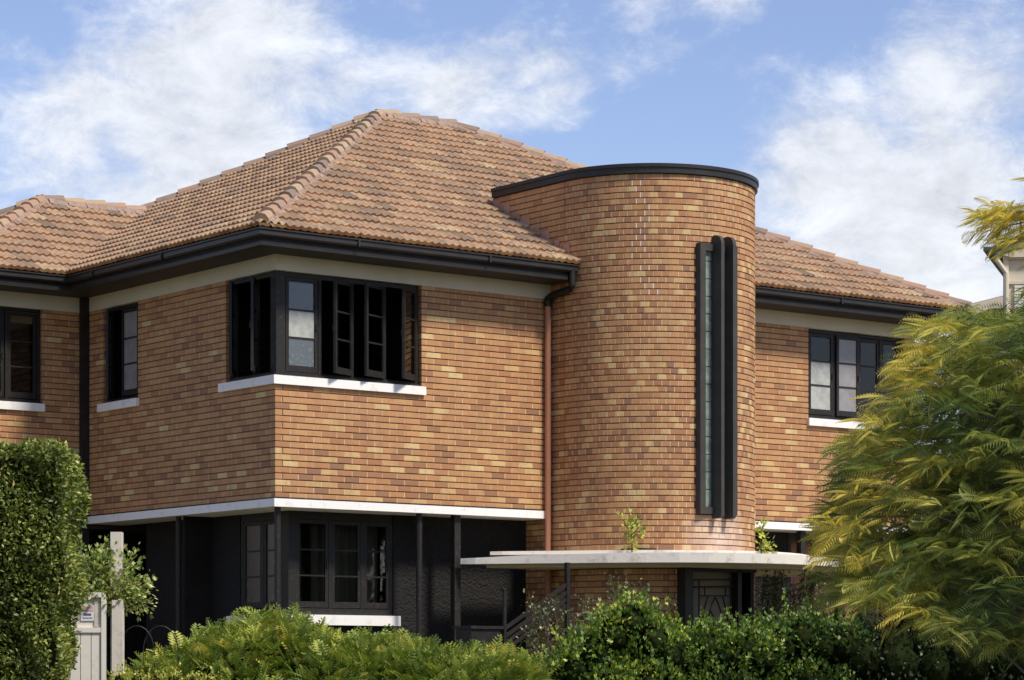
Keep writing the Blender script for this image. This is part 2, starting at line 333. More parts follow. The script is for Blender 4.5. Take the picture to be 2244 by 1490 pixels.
BRICKS = []   # (corner frame matrix, length, height, depth, tone, full)
PERP = MB(); PERPW = MB()
def add_brick(O, A, Nn, L, Hh, Dp, t=None, full=False):
    """O = front lower corner, A = unit vector along the course, Nn = inward unit vector."""
    C = O+A*(L/2)+Vector((0, 0, Hh/2))
    BRICKS.append((O, A, Nn, L, Hh, Dp, tone_for(C) if t is None else t, full))
def brick_wall(P0, A, Nn, L, z0, z1, holes=(), quoin0=None, quoin1=False, zbase=BT, depth=BD, pitch=BP):
    """Running bond wall from P0 along A. holes: (a0,a1,z0,z1). quoin0: parity of courses that start at the corner."""
    P0, A, Nn = Vector(P0), Vector(A), Vector(Nn)
    k0 = math.floor((z0-zbase)/CH+1e-6); k = k0
    while zbase+k*CH < z1-.004:
        za = max(zbase+k*CH+GAP*.68, z0); zb = min(zbase+k*CH+CH-GAP*.68, z1)
        if zb-za > .01:
            st = 0.0
            if quoin0 is not None and (k % 2) != quoin0: st = .112
            segs = [(st, L)]
            for (a0, a1, h0, h1) in holes:
                if h0 < zb-.02 and h1 > za+.02:
                    ns = []
                    for s0, s1 in segs:
                        if a0 > s0 and a0 < s1: ns.append((s0, a0))
                        elif a0 <= s0 and a1 <= s0: ns.append((s0, s1)); continue
                        elif a0 >= s1: ns.append((s0, s1)); continue
                        if a1 < s1 and a1 > s0: ns.append((a1, s1))
                    segs = ns
            if st and zb < ST-.05: PERP.obox(P0+A*(st-GAP-.002)+Nn*.003+Vector((0, 0, za)), A*(GAP+.002), Nn*.03, (0, 0, zb-za))
            off = (k % 2)*pitch/2
            for s0, s1 in segs:
                j = math.floor((s0-off)/pitch)
                a = off+j*pitch
                while a < s1-.005:
                    b0, b1 = max(a, s0), min(a+pitch-GV, s1)
                    if b1-b0 > .025:
                        pr = random.uniform(-.0015, .0015)
                        add_brick(P0+A*b0+Nn*pr+Vector((0, 0, za)), A, Nn, b1-b0, zb-za, depth, full=(b1-b0 > pitch-GV-.004 and zb-za > CH-GAP*1.36-.002))
                    if b1 < s1-.02 and b1 > s0+.02:
                        PERP.obox(P0+A*(b1-.001)+Nn*.002+Vector((0, 0, za)), A*(GV+.002), Nn*.02, (0, 0, zb-za))
                    a += pitch
        k += 1
def backing(name, P0, A, Nn, L, z0, z1, holes=(), depth=.09, parent=None, m='mortar_dark'):
    """Mortar body behind the brick faces, cut into rectangles round the openings."""
    P0, A, Nn = Vector(P0), Vector(A), Vector(Nn); mb = MB()
    ax = sorted({0, L, *[h[0] for h in holes], *[h[1] for h in holes]}); az = sorted({z0, z1, *[h[2] for h in holes], *[h[3] for h in holes]})
    ax = [a for a in ax if 0 <= a <= L]; az = [a for a in az if z0 <= a <= z1]
    for i in range(len(ax)-1):
        for j in range(len(az)-1):
            cx, cz = (ax[i]+ax[i+1])/2, (az[j]+az[j+1])/2
            if any(h[0] < cx < h[1] and h[2] < cz < h[3] for h in holes): continue
            e0 = .006 if any(abs(ax[i]-h[1]) < 1e-6 for h in holes) or i == 0 else 0
            e1 = .006 if any(abs(ax[i+1]-h[0]) < 1e-6 for h in holes) or i == len(ax)-2 else 0
            mb.obox(P0+A*(ax[i]+e0)+Nn*.011+Vector((0, 0, az[j])), A*(ax[i+1]-ax[i]-e0-e1), Nn*depth, (0, 0, az[j+1]-az[j]))
    return mb.build(name, M[m], parent or H)

X, Y = Vector((1, 0, 0)), Vector((0, 1, 0))
# front wall left of tower
holeF = [(-.1, 2.407, ST-.002, FB+.3)]
wall_front = backing('front_wall', (0, 0, 0), X, Y, T0+.03, BT, FB, [(0, 2.407, ST-.02, FB)], parent=H)
brick_wall((0, 0, 0), X, Y, T0-.004, BT+.02, FB, holeF, quoin0=0)
# side wall
holeS = [(-.1, 1.272, ST-.002, FB+.3), (3.736, 4.78, ST-.002, FB+.3)]
wall_side = backing('side_wall', (0, 0, 0), Y, X, YW+.03, BT, FB, [(0, 1.272, ST-.02, FB), (3.736, 4.78, ST-.02, FB)], parent=H)
brick_wall((0, 0, 0), Y, X, YW, BT+.02, FB, holeS, quoin0=1)
# left wing wall (runs down to the ground)
holeW = [(.04, 1.19, ST-.002, FB+.3)]
wall_wing = backing('wing_wall', (-1.9, YW, 0), X, Y, 1.9, -1.2, FB, [(.04, 1.19, ST-.02, FB)], parent=H)
brick_wall((-1.9, YW, 0), X, Y, 1.895, BT+.02-CH*30, FB, holeW)
# right wing front wall
XW0 = TCX+TR
holeR = [(9.83-XW0, 11.95-XW0, ST-.002, FB+.3)]
wall_right = backing('right_wall', (XW0-.03, 0, 0), X, Y, XR-XW0+.03, BT, FB, [(9.83-XW0+.03, 11.95-XW0+.03, ST-.02, FB)], parent=H)
brick_wall((XW0, 0, 0), X, Y, XR-XW0, BT+.02, FB, holeR)
# outer walls that close the volume on the far sides
mb = MB(); mb.box(XR-.1, XR, .12, 10.2, -1.2, FB); mb.box(.12, XR-.12, 10.1, 10.2, -1.2, FB); mb.box(-1.9, -1.8, YW+.12, 9.5, -1.2, FB); mb.box(-1.78, .1, 9.4, 9.5, -1.2, FB)
mb.build('rear_wall', M['mortar_pale'], H)

# stair tower: straight flank + curved front
TB, TT = BT-CH*42, 7.115
SLOT = (5.885, 6.585, 2.33, 6.12)      # x0,x1,z0,z1 of slot window
DOOR = (5.62, 6.945, -1.2, 1.56)
tower = MB()
# inner mortar skin of the curved part
def ring(r, a): return (TCX+r*math.cos(a), TCY+r*math.sin(a))
NA = 72
for i in range(NA):
    a0, a1 = math.pi+math.pi*i/NA, math.pi+math.pi*(i+1)/NA
    am = (a0+a1)/2; xm = ring(TR, am)[0]
    zs = [(TB, TT)]
    for (x0, x1, q0, q1) in (SLOT, DOOR):
        if x0+.02 < xm < x1-.02 and math.sin(am) < -.5:
            nz = []
            for z0, z1 in zs:
                if q0 > z0: nz.append((z0, q0))
                if q1 < z1: nz.append((max(q1, z0), z1))
            zs = nz
    for z0, z1 in zs:
        p0, p1 = ring(TR-.011, a0), ring(TR-.011, a1); q0, q1 = ring(TR-.2, a0), ring(TR-.2, a1)
        tower.poly([(*p0, z0), (*p1, z0), (*p1, z1), (*p0, z1)]); tower.poly([(*q0, z0), (*p0, z0), (*p0, z1), (*q0, z1)]); tower.poly([(*p1, z0), (*q1, z0), (*q1, z1), (*p1, z1)])
        tower.poly([(*q0, z1), (*p0, z1), (*p1, z1), (*q1, z1)]); tower.poly([(*q1, z0), (*p1, z0), (*p0, z0), (*q0, z0)])
tower.box(T0+.011, T0+.2, TCY, 1.40, TB, TT); tower.box(TCX+TR-.2, TCX+TR-.011, TCY, 1.40, TB, TT); tower.box(T0+.2, TCX+TR-.2, 1.2, 1.38, 5.3, TT-.02)
tower_o = tower.build('stair_tower', M['mortar_dark'], H, label='tall brick stair tower with rounded front')
# dark stair well behind the slot and the door
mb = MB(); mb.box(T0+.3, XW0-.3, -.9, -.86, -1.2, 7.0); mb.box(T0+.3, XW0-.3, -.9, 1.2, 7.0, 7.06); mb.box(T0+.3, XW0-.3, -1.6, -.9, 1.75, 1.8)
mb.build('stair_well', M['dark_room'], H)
# straight flank facing left: upper part sits above the roof slope
def roof_z(x, y): return ZE+PT*(y+EV)
brick_wall((T0, TCY, 0), Y, X, 1.40-TCY, BT-CH*12, TT, [], depth=.05)
brick_wall((T0, TCY, 0), Y, X, .60-TCY, TB, BT-CH*12, [], depth=.05)
# curved bricks, laid mostly as headers
nh = 41; da = math.pi/nh
k = 0
while TB+k*CH < TT-.01:
    za, zb = TB+k*CH+GAP*.68, min(TB+k*CH+CH-GAP*.68, TT); kk = k-42
    off = (k % 2)*.5
    i = -1
    row = []
    a = math.pi+(off-1)*da
    # random pairs merge into a stretcher now and then, as the photograph shows in the flatter part
    while a < 2*math.pi-1e-4:
        w = 1
        if random.random() < .06: w = 2
        a0, a1 = max(a, math.pi), min(a+w*da, 2*math.pi)
        a += w*da
        if a1-a0 < .015: continue
        g0 = GV/TR*.5
        A0, A1 = a0+g0, a1-g0
        p0, p1 = ring(TR, A0), ring(TR, A1); xm = (p0[0]+p1[0])/2; front = math.sin((a0+a1)/2) < -.5
        skip = False
        for (x0, x1, q0, q1) in (SLOT, DOOR):
            if front and q0 < zb-.02 and q1 > za+.02 and p1[0] > x0 and p0[0] < x1:
                if p0[0] < x0-.03: A1 = math.atan2(math.sin(A1), math.cos(A1)); p1 = (x0, TCY-math.sqrt(TR**2-(x0-TCX)**2))
                elif p1[0] > x1+.03: p0 = (x1, TCY-math.sqrt(TR**2-(x1-TCX)**2))
                else: skip = True
        if skip: continue
        v0, v1 = Vector((*p0, za)), Vector((*p1, za)); A = (v1-v0); Ln = A.length; A.normalize(); Nn = Vector((-A.y, A.x, 0))
        add_brick(v0+Nn*random.uniform(-.001, .001), A, Nn, Ln, zb-za, .05)
        if not any(front and q0 < zb-.02 and q1 > za+.02 and x0-.06 < p1[0] < x1+.02 for (x0, x1, q0, q1) in (SLOT, DOOR)) and a1 < 2*math.pi-.01:
            q = ring(TR-.003, a1-g0*1.1); q2 = ring(TR-.003, a1+g0*1.1); B = Vector((q2[0]-q[0], q2[1]-q[1], 0)); Nb = Vector((-B.y, B.x, 0)).normalized()
            uu = proj((q[0], q[1], za))[0]; wl = 5.35 < za < 7.0 and abs(uu-(1395+10*math.sin(za*5)+(6.9-za)*14)) < 15 and random.random() < .8
            (PERPW if wl else PERP).obox((q[0], q[1], za), B, Nb*.02, (0, 0, zb-za))
    k += 1

# bricks: the 300 that show largest are single parts, the rest one joined part
def brick_area(b):
    O, A, Nn, L, Hh, Dp, t, full = b
    P = [O, O+A*L, O+A*L+Vector((0, 0, Hh)), O+Vector((0, 0, Hh))]; q = [proj(p_) for p_ in P]
    if not all(5 < u < 2239 and 5 < v < 1330 for u, v, _ in q): return 0
    ar = sum(q[i][0]*q[(i+1) % 4][1]-q[(i+1) % 4][0]*q[i][1] for i in range(4))/2
    if -ar < 0: return 0
    if q[0][0] > 1780 : return 0
    return -ar if -ar > 0 else 0
ranked = sorted([b for b in BRICKS if b[7]], key=brick_area, reverse=True)[:300]
single = set(id(b) for b in ranked)
def brick_shape(mb, O, A, Nn, L, Hh, Dp, t):
    c = .0035; Z = Vector((0, 0, 1))
    i0 = O+A*c+Z*c; i1 = O+A*(L-c)+Z*c; i2 = O+A*(L-c)+Z*(Hh-c); i3 = O+A*c+Z*(Hh-c)
    o = [O+Nn*c, O+A*L+Nn*c, O+A*L+Nn*c+Z*Hh, O+Nn*c+Z*Hh]; bk = [q+Nn*(Dp-c) for q in o]; n = len(mb.v)
    mb.v += [tuple(q) for q in [i0, i1, i2, i3]+o+bk]
    fs = [(0, 1, 2, 3)]+[(4+j, 4+(j+1) % 4, (j+1) % 4, j) for j in range(4)]+[(8+j, 8+(j+1) % 4, 4+(j+1) % 4, 4+j) for j in range(4)]
    for f in fs: mb.f.append(tuple(n+q for q in f)); mb.t.append(t); mb.mi.append(0)
rest = MB()
for b in BRICKS:
    if id(b) in single: continue
    brick_shape(rest, *b[:7])
rest.build('brickwork', M['brick'], H, kind='stuff')
PERP.build('perpend_joints', M['mortar_pale'], H, kind='stuff'); PERPW.build('white_joints', M['mortar_white'], H, kind='stuff')
cache = {}
for b in ranked:
    O, A, Nn, L, Hh, Dp, t, _ = b
    key = (round(Dp, 3),)
    if key not in cache:
        q = MB(); brick_shape(q, Vector((0, 0, 0)), X, Y, BP-GV, CH-GAP*1.36, Dp, 0); cache[key] = q.mesh('brick', M['brick'])
    R = Matrix((( A.x, Nn.x, 0, O.x), (A.y, Nn.y, 0, O.y), (0, 0, 1, O.z), (0, 0, 0, 1)))
    par = wall_front if abs(O.y) < .02 and O.x < T0 and A.x > .9 else wall_side if abs(O.x) < .02 else wall_wing if O.y > 5 else wall_right if O.x > XW0-.05 and O.y > -.05 else tower_o
    o = link('brick', cache[key], par, None, R); o['tone'] = float(t)

# friezes, sills, floor ledge
mb = MB(); mb.box(-.004, T0+.01, -.004, .1, FB, FT+.02); mb.build('frieze', M['cream'], H)
mb = MB(); mb.box(-.004, .1, .1, YW, FB, FT+.02); mb.build('frieze', M['cream'], H)
mb = MB(); mb.box(-1.9, -.004, YW-.004, YW+.1, FB-.01, FT+.02); mb.build('frieze', M['cream'], H)
mb = MB(); mb.box(XW0-.05, XR+.004, -.004, .1, FB, FT+.02); mb.build('frieze', M['cream'], H)
def sill(outline, z0, z1, name='window_sill', m='white'):
    mb = MB(); mb.extrude(outline, z0, z1); return mb.build(name, M[m], H)
sill([(-.05, -.05), (2.45, -.05), (2.45, .12), (.12, .12), (.12, 1.40), (-.05, 1.40)], SB, ST, 'corner_sill')
sill([(-.05, 3.70), (.12, 3.70), (.12, 4.88), (-.05, 4.88)], SB, ST)
sill([(-1.9, YW-.05), (-.70, YW-.05), (-.70, YW+.12), (-1.9, YW+.12)], SB, ST)
sill([(9.80, -.05), (12.0, -.05), (12.0, .12), (9.80, .12)], SB, ST)
sill([(-.035, -.035), (T0-.02, -.035), (T0-.02, .60), (.60, .60), (.60, 5.20), (-.035, 5.20)], BB, BT, 'floor_ledge')
sill([(XW0-.02, -.035), (XR+.03, -.035), (XR+.03, .60), (XW0-.02, .60)], BB, BT, 'floor_ledge')
for bx in ((-.02, T0-.03, -.02, .05), (-.02, .05, .05, YW-.02), (XW0+.01, XR, -.02, .05)):
    mb = MB(); mb.box(*bx, BT, BT+.018); mb.build('ledge_flashing', M['black'], H)
# ground floor: black roughcast set back under the ledge
mb = MB(); R0 = .58
for (x0, x1, z0, z1) in ((R0, 4.70, -1.2, .84), (2.33, 4.70, .84, BB)): mb.box(x0, x1, R0, R0+.2, z0, z1)
mb.build('ground_floor_front_wall', M['render_black'], H)
mb = MB(); mb.box(R0+.004, R0+.2, R0+.2, 4.52, -1.2, .84); mb.box(R0+.004, R0+.2, 1.86, 4.52, .84, BB); mb.box(R0-.5, R0+1.9, 5.9, 6.0, -1.2, BB); mb.box(R0+1.5, R0+1.6, 4.3, 5.9, -1.2, BB)
mb.build('ground_floor_side_wall', M['render_black'], H)
mb = MB(); mb.box(XW0-.1, 9.95, R0, R0+.2, -1.2, BB); mb.box(9.95, XR, R0, R0+.2, -1.2, .84); mb.build('ground_floor_right_wall', M['render_black'], H)
mb = MB(); mb.box(-.3, 2.3, YW-.1, 5.86, 2.20, BB+.02); mb.build('porch_ceiling', M['soffit'], H)
# dark room behind ground floor openings and upper windows
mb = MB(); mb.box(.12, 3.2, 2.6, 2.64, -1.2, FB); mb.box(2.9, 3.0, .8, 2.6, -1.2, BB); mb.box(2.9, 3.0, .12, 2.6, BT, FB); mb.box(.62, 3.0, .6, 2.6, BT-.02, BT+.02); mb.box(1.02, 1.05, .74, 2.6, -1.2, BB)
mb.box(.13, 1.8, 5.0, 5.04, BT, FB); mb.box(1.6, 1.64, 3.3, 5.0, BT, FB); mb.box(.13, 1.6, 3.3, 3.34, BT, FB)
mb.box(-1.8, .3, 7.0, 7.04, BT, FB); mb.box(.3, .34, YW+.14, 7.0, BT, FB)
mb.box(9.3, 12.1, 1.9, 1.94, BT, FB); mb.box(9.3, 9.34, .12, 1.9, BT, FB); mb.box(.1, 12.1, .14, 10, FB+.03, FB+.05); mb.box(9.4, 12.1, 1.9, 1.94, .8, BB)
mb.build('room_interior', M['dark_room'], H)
mb = MB(); mb.box(8.9, 11.9, R0+.4, R0+.44, 0, 2.2); mb.build('brown_blind', M['terracotta_pipe'], H)

# posts and pipes
def part_box(name, m, *a, parent=H):
    mb = MB(); mb.box(*a); return mb.build(name, M[m], parent)
def part_tube(name, m, pts, r, parent=H, seg=10, r1=None):
    mb = MB(); mb.tube(pts, r, seg, r1); return mb.build(name, M[m], parent, smooth=False)
part_tube('ledge_pole', 'black_old', [(.10, .10, -1.1), (.10, .10, BB)], .045)
part_tube('ledge_pole', 'black_old', [(.10, 2.74, -1.1), (.10, 2.74, BB)], .04)
part_tube('ledge_pole', 'black_old', [(2.435, .10, -1.1), (2.435, .10, BB)], .045)
part_box('porch_post', 'black_old', 3.02, 3.125, .06, .16, -1.1, BB)
part_box('porch_post', 'black_old', 9.72, 9.82, .06, .16, 1.75, BB)
part_tube('downpipe', 'terracotta_pipe', [(4.595, -.065, -.9), (4.595, -.065, 5.36)], .045, seg=14)
dp = MB(); dp.tube([(4.595, -.065, 5.40), (4.595, -.065, 5.44), (4.595, -.12, 5.47), (4.61, -.55, 5.53), (4.615, -.60, 5.58), (4.615, -.60, 5.84)], .05, 12); dp.tube([(4.595, -.065, 5.33), (4.595, -.065, 5.42)], .062, 12)
dp.build('downpipe_elbow', M['black'], H)
mb = MB(); mb.box(-.115, -.005, 5.20, 5.305, 1.2, FT); mb.build('corner_downpipe', M['black'], H)

# ------------------------------------------------------------------ windows
def sash(win, hinge, ang_dir, z0, z1, w, panes, pm, flip=1, npane=3, m='black_old'):
    """Casement leaf standing from the hinge point along ang_dir (unit 2D vector)."""
    d = Vector((ang_dir[0], ang_dir[1], 0)).normalized(); nn = Vector((-d.y, d.x, 0)); P = Vector((hinge[0], hinge[1], z0)); Hh = z1-z0
    st, th = .048, .038; mb = MB()
    mb.obox(P, d*st, nn*th, (0, 0, Hh)); mb.obox(P+d*(w-st), d*st, nn*th, (0, 0, Hh))
    mb.obox(P+d*st, d*(w-2*st), nn*th, (0, 0, .085)); mb.obox(P+d*st+Vector((0, 0, Hh-.055)), d*(w-2*st), nn*th, (0, 0, .055))
    zi = z0+.085; ph = (Hh-.14)/npane
    for k in range(1, npane): mb.obox(P+d*st+nn*.004+Vector((0, 0, .085+ph*k-.011)), d*(w-2*st), nn*(th-.008), (0, 0, .022))
    mb.build('sash', M[m], win)
    for k in range(npane):
        q = MB(); q.obox(P+d*(st-.003)+nn*(th*.45)+Vector((0, 0, .085+ph*k+(.011 if k else 0))), d*(w-2*st+.006), nn*.004, (0, 0, ph-(.022 if 0 < k < npane-1 else .011)))
        q.build('pane', M[pm[k]], win)
    q = MB(); q.obox(P+d*(w-st*.7)-nn*.02+Vector((0, 0, Hh*.45)), d*.02, nn*.02, (0, 0, .09)); q.build('latch', M['black_old'], win)
def window(name, label=None):
    o = empty(name); o.parent = H; o.matrix_parent_inverse = WORLD[H.name].inverted(); WORLD[o.name] = Matrix.Identity(4)
    if label: o['label'] = label
    return o
Gk = 'glass'
# upper corner window: wraps the corner, most casements swung open
W1 = window('corner_window', 'upper corner casement window with leaves swung open')
mb = MB(); zt = FB-.002
mb.box(.045, .19, .045, .19, ST, zt)
mb.box(.19, 2.395, .07, .15, ST, ST+.07); mb.box(.19, 2.395, .07, .15, zt-.06, zt); mb.box(2.335, 2.395, .068, .152, ST+.07, zt-.06)
for x in (.735, 1.265, 1.80): mb.box(x, x+.05, .068, .152, ST+.07, zt-.06)
mb.box(.07, .15, .19, 1.262, ST, ST+.07); mb.box(.07, .15, .19, 1.262, zt-.06, zt); mb.box(.068, .152, 1.20, 1.262, ST+.07, zt-.06); mb.box(.068, .152, .63, .68, ST+.07, zt-.06)
mb.build('frame', M['black_old'], W1)
mb = MB(); mb.extrude([(0, 0), (2.40, 0), (2.40, .075), (.06, .075), (.06, 1.26), (0, 1.26)], ST+.002, ST+.03); mb.build('sill_board', M['black_old'], W1)
z0, z1 = ST+.075, zt-.065
sash(W1, (.215, .07), (1, 0), z0, z1, .51, 3, ['frosted_dark', 'frosted', Gk])
for xh, an in ((1.262, 27), (1.797, 24), (2.33, 34)):
    a = math.radians(180+an); sash(W1, (xh, .07), (math.cos(a), math.sin(a)), z0, z1, .48, 3, [Gk, Gk, Gk])
for yh in (.64, 1.20):
    a = math.radians(270-38); sash(W1, (.07, yh), (math.cos(a), math.sin(a)), z0, z1, .46, 3, [Gk, Gk, Gk])
sash(W1, (.11, .69), (0, 1), z0, z1, .50, 3, [Gk, Gk, Gk]) if False else None
# small side window
W2 = window('side_window', 'narrow upper window with grey curtain on the shaded side wall')
mb = MB(); mb.box(.07, .15, 3.74, 4.775, ST, ST+.06); mb.box(.07, .15, 3.74, 4.775, zt-.05, zt)
for y in (3.74, 4.30, 4.73): mb.box(.068, .152, y, y+.045, ST+.06, zt-.05)
mb.build('frame', M['black_old'], W2)
mb = MB(); mb.box(0, .07, 3.74, 4.77, ST+.002, ST+.025); mb.build('sill_board', M['black'], W2)
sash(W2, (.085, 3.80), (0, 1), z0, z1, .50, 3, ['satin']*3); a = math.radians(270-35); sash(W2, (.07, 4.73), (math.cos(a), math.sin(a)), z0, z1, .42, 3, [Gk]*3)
def curtain(win, P, d, w, z0, z1, amp=.02, m='curtain', wl=.07):
    P = Vector(P); d = Vector(d).normalized(); nn = Vector((-d.y, d.x, 0)); mb = MB(); n = max(int(w/wl*6), 6)
    pts = [P+d*(w*i/n)+nn*(amp*math.sin(i*2*math.pi/6+.6*math.sin(i*.7))) for i in range(n+1)]
    for i in range(n): mb.quad((pts[i].x, pts[i].y, z0), (pts[i+1].x, pts[i+1].y, z0), (pts[i+1].x, pts[i+1].y, z1), (pts[i].x, pts[i].y, z1))
    return mb.build('curtain', M[m], win, smooth=True)
curtain(W2, (.22, 3.78, 0), (0, 1, 0), .55, ST+.05, FB-.1)
# left wing window
W3 = window('wing_window', 'dark upper casement window of the set back left wing')
mb = MB(); mb.box(-1.86, -.715, YW+.07, YW+.15, ST, ST+.06); mb.box(-1.86, -.715, YW+.07, YW+.15, zt-.05, zt)
for x in (-1.86, -1.29, -.765): mb.box(x, x+.05, YW+.068, YW+.152, ST+.06, zt-.05)
mb.build('frame', M['black'], W3)
sash(W3, (-1.80, YW+.09), (1, 0), z0, z1, .50, 3, [Gk]*3, m='black'); sash(W3, (-1.235, YW+.09), (1, 0), z0, z1, .465, 3, [Gk]*3, m='black')
part_box('sill_board', 'black', -1.86, -.715, YW, YW+.07, ST+.002, ST+.025, parent=W3)
mb = MB(); cx, cy, cz = -1.02, 5.95, 5.33
for i in range(12):
    for j in range(4):
        def sp(i, j): th = math.pi/2*j/4; return (cx+.10*math.cos(th)*math.cos(2*math.pi*i/12), cy+.10*math.cos(th)*math.sin(2*math.pi*i/12), cz-.06*math.sin(th))
        mb.quad(sp(i, j), sp(i+1, j), sp(i+1, j+1), sp(i, j+1))
mb.build('ceiling_lamp', M['lamp_white'], H, smooth=True)
# right wing window
W4 = window('right_window', 'upper window right of the tower with pale frosted and curtained panes')
mb = MB(); mb.box(9.84, 11.94, .07, .15, ST, ST+.07); mb.box(9.84, 11.94, .07, .15, zt-.055, zt)
for x in (9.84, 10.42, 10.95, 11.46, 11.89): mb.box(x, x+.045, .068, .152, ST+.07, zt-.055)
mb.build('frame', M['black_old'], W4)
part_box('sill_board', 'black_old', 9.84, 11.94, 0, .07, ST+.002, ST+.03, parent=W4)
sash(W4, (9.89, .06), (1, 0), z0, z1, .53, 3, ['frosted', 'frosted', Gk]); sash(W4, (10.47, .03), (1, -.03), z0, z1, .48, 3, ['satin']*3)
sash(W4, (11.0, .08), (1, 0), z0, z1, .46, 3, [Gk]*3); sash(W4, (11.51, .08), (1, 0), z0, z1, .38, 3, [Gk]*3)
curtain(W4, (10.45, .24, 0), (1, 0, 0), .52, ST+.03, FB-.05)
# lower corner windows
W5 = window('lower_front_window', 'ground floor black window of three leaves above a white sill')
mb = MB(); za, zb = .842, 2.21
mb.box(.58, .72, .58, .72, za, BB); mb.box(.72, 2.325, .60, .68, za, za+.09); mb.box(.72, 2.325, .60, .68, zb-.05, BB)
for x in (1.25, 1.79, 2.275): mb.box(x, x+.05, .598, .682, za+.09, zb-.05)
mb.build('frame', M['black_old'], W5)
for x, w_ in ((.724, .52), (1.303, .482), (1.843, .428)): sash(W5, (x, .60), (1, 0), za+.10, zb-.055, w_, 3, [Gk]*3)
curtain(W5, (.8, .95, 0), (1, 0, 0), 1.5, .9, 2.25, m='blind', amp=.03, wl=.12)
W6 = window('lower_side_window', 'ground floor black window on the shaded side')
mb = MB(); mb.box(.60, .68, .72, 1.85, za, za+.09); mb.box(.60, .68, .72, 1.85, zb-.05, BB)
for y in (.72, 1.25, 1.80): mb.box(.598, .682, y, y+.05, za+.09, zb-.05)
mb.build('frame', M['black_old'], W6)
sash(W6, (.64, .775), (0, 1), za+.10, zb-.055, .47, 3, ['blotched']*3); sash(W6, (.64, 1.305), (0, 1), za+.10, zb-.055, .49, 3, ['blotched']*3)
sill([(.50, .50), (2.40, .50), (2.40, .62), (.62, .62), (.62, 2.10), (.50, 2.10)], .70, .842, 'lower_sill')
W7 = window('lower_right_window', 'ground floor window behind the climbing plant')
mb = MB(); mb.box(9.97, XR-.02, .60, .68, .85, .93); mb.box(9.97, XR-.02, .60, .68, 2.15, BB)
for x in (9.97, 10.5, 11.05, 11.6, 12.1): mb.box(x, x+.05, .598, .682, .93, 2.15)
mb.build('frame', M['black'], W7)
# slot window on the tower
W8 = window('slot_window', 'tall slot window on the tower with two projecting black fins')
yf = -1.945; z0s, z1s = 2.30, 6.14; x0s, x1s = 5.870, 6.575
mb = MB(); mb.box(x0s, x0s+.10, yf, yf+.3, z0s, z1s); mb.box(x1s-.06, x1s, yf, yf+.3, z0s, z1s)
mb.box(x0s+.10, x1s-.06, yf+.002, yf+.3, z1s-.10, z1s); mb.box(x0s+.10, x1s-.06, yf+.002, yf+.3, z0s, z0s+.10); mb.build('frame', M['fin_grey'], W8)
for xf in (6.13, 6.355):
    mb = MB(); out = []; r = .14; yb, yo = yf+.2, yf-.15
    prof = [(yb, z0s-.06), (yo+.03, z0s-.06), (yo, z0s-.03), (yo, z1s+.0)]
    for i in range(9): a = math.pi*i/8; prof.append((yo+.14-.14*math.cos(a), z1s+.0+.13*math.sin(a)))
    prof += [(yb, z1s)]
    n = len(prof); A_ = [(xf, y, z) for y, z in prof]; B_ = [(xf+.06, y, z) for y, z in prof]
    mb.poly(A_[::-1]); mb.poly(B_)
    for i in range(n): j = (i+1) % n; mb.quad(A_[i], A_[j], B_[j], B_[i])
    mb.build('fin', M['fin_grey'], W8)
zz = z0s+.10; i = 0
while zz < z1s-.12:
    for (xa, xb) in ((x0s+.102, 6.128), (6.192, 6.353), (6.417, x1s-.062)):
        mb = MB(); mb.box(xa, xb, yf+.06, yf+.12, zz+.006, min(zz+.245, z1s-.10)); o = mb.build('glass_block', M['glass_block'], W8)
    zz += .25
part_box('mortar_bed', 'black', x0s+.1, x1s-.05, yf+.16, yf+.19, z0s+.05, z1s-.05, parent=W8)
# front door in the tower foot, black frame with a deco security grille
W9 = window('front_door', 'black framed entrance with deco metal screen door')
yd = -1.93
mb = MB(); mb.box(5.60, 5.74, yd, yd+.2, -1.2, 1.565); mb.box(6.60, 6.67, yd, yd+.16, -1.2, 1.50); mb.box(5.74, 6.96, yd, yd+.2, 1.485, 1.565); mb.box(6.90, 6.96, yd+.06, yd+.3, -1.2, 1.485)
mb.build('frame', M['black'], W9)
part_box('screen_panel', 'blind', 5.74, 6.60, yd+.14, yd+.16, -1.1, 1.485, parent=W9)
part_box('inner_panel', 'black', 6.67, 6.90, yd+.5, yd+.52, -1.1, 1.485, parent=W9)
mb = MB(); yb = yd+.05; th = .011
def bar(x0, z0, x1, z1, r=.010): mb.tube([(x0, yb, z0), (x1, yb, z1)], r, 6)
bar(5.78, -1, 5.78, 1.36); bar(5.90, -1, 5.90, 1.36); bar(6.50, -1, 6.50, 1.40); bar(5.76, 1.36, 6.58, 1.385); bar(5.76, 1.255, 6.58, 1.285, .013); bar(5.9, 1.135, 6.5, 1.145)
bar(6.01, 1.14, 6.01, 1.27); bar(6.40, 1.14, 6.40, 1.28)
for s_ in (-1, 1):
    mb.tube([(6.205+s_*x, yb, z) for x, z in ((0, 1.12), (.06, 1.03), (.10, .93), (.13, .80), (.14, .6))], .010, 6)
    mb.tube([(6.205+s_*x, yb, z) for x, z in ((.14, 1.13), (.19, 1.0), (.225, .86), (.25, .7), (.25, .5))], .010, 6)
mb.tube([(6.10, yb, .95), (6.16, yb, .86), (6.25, yb, .72)], .009, 6)
mb.build('grille', M['black'], W9)

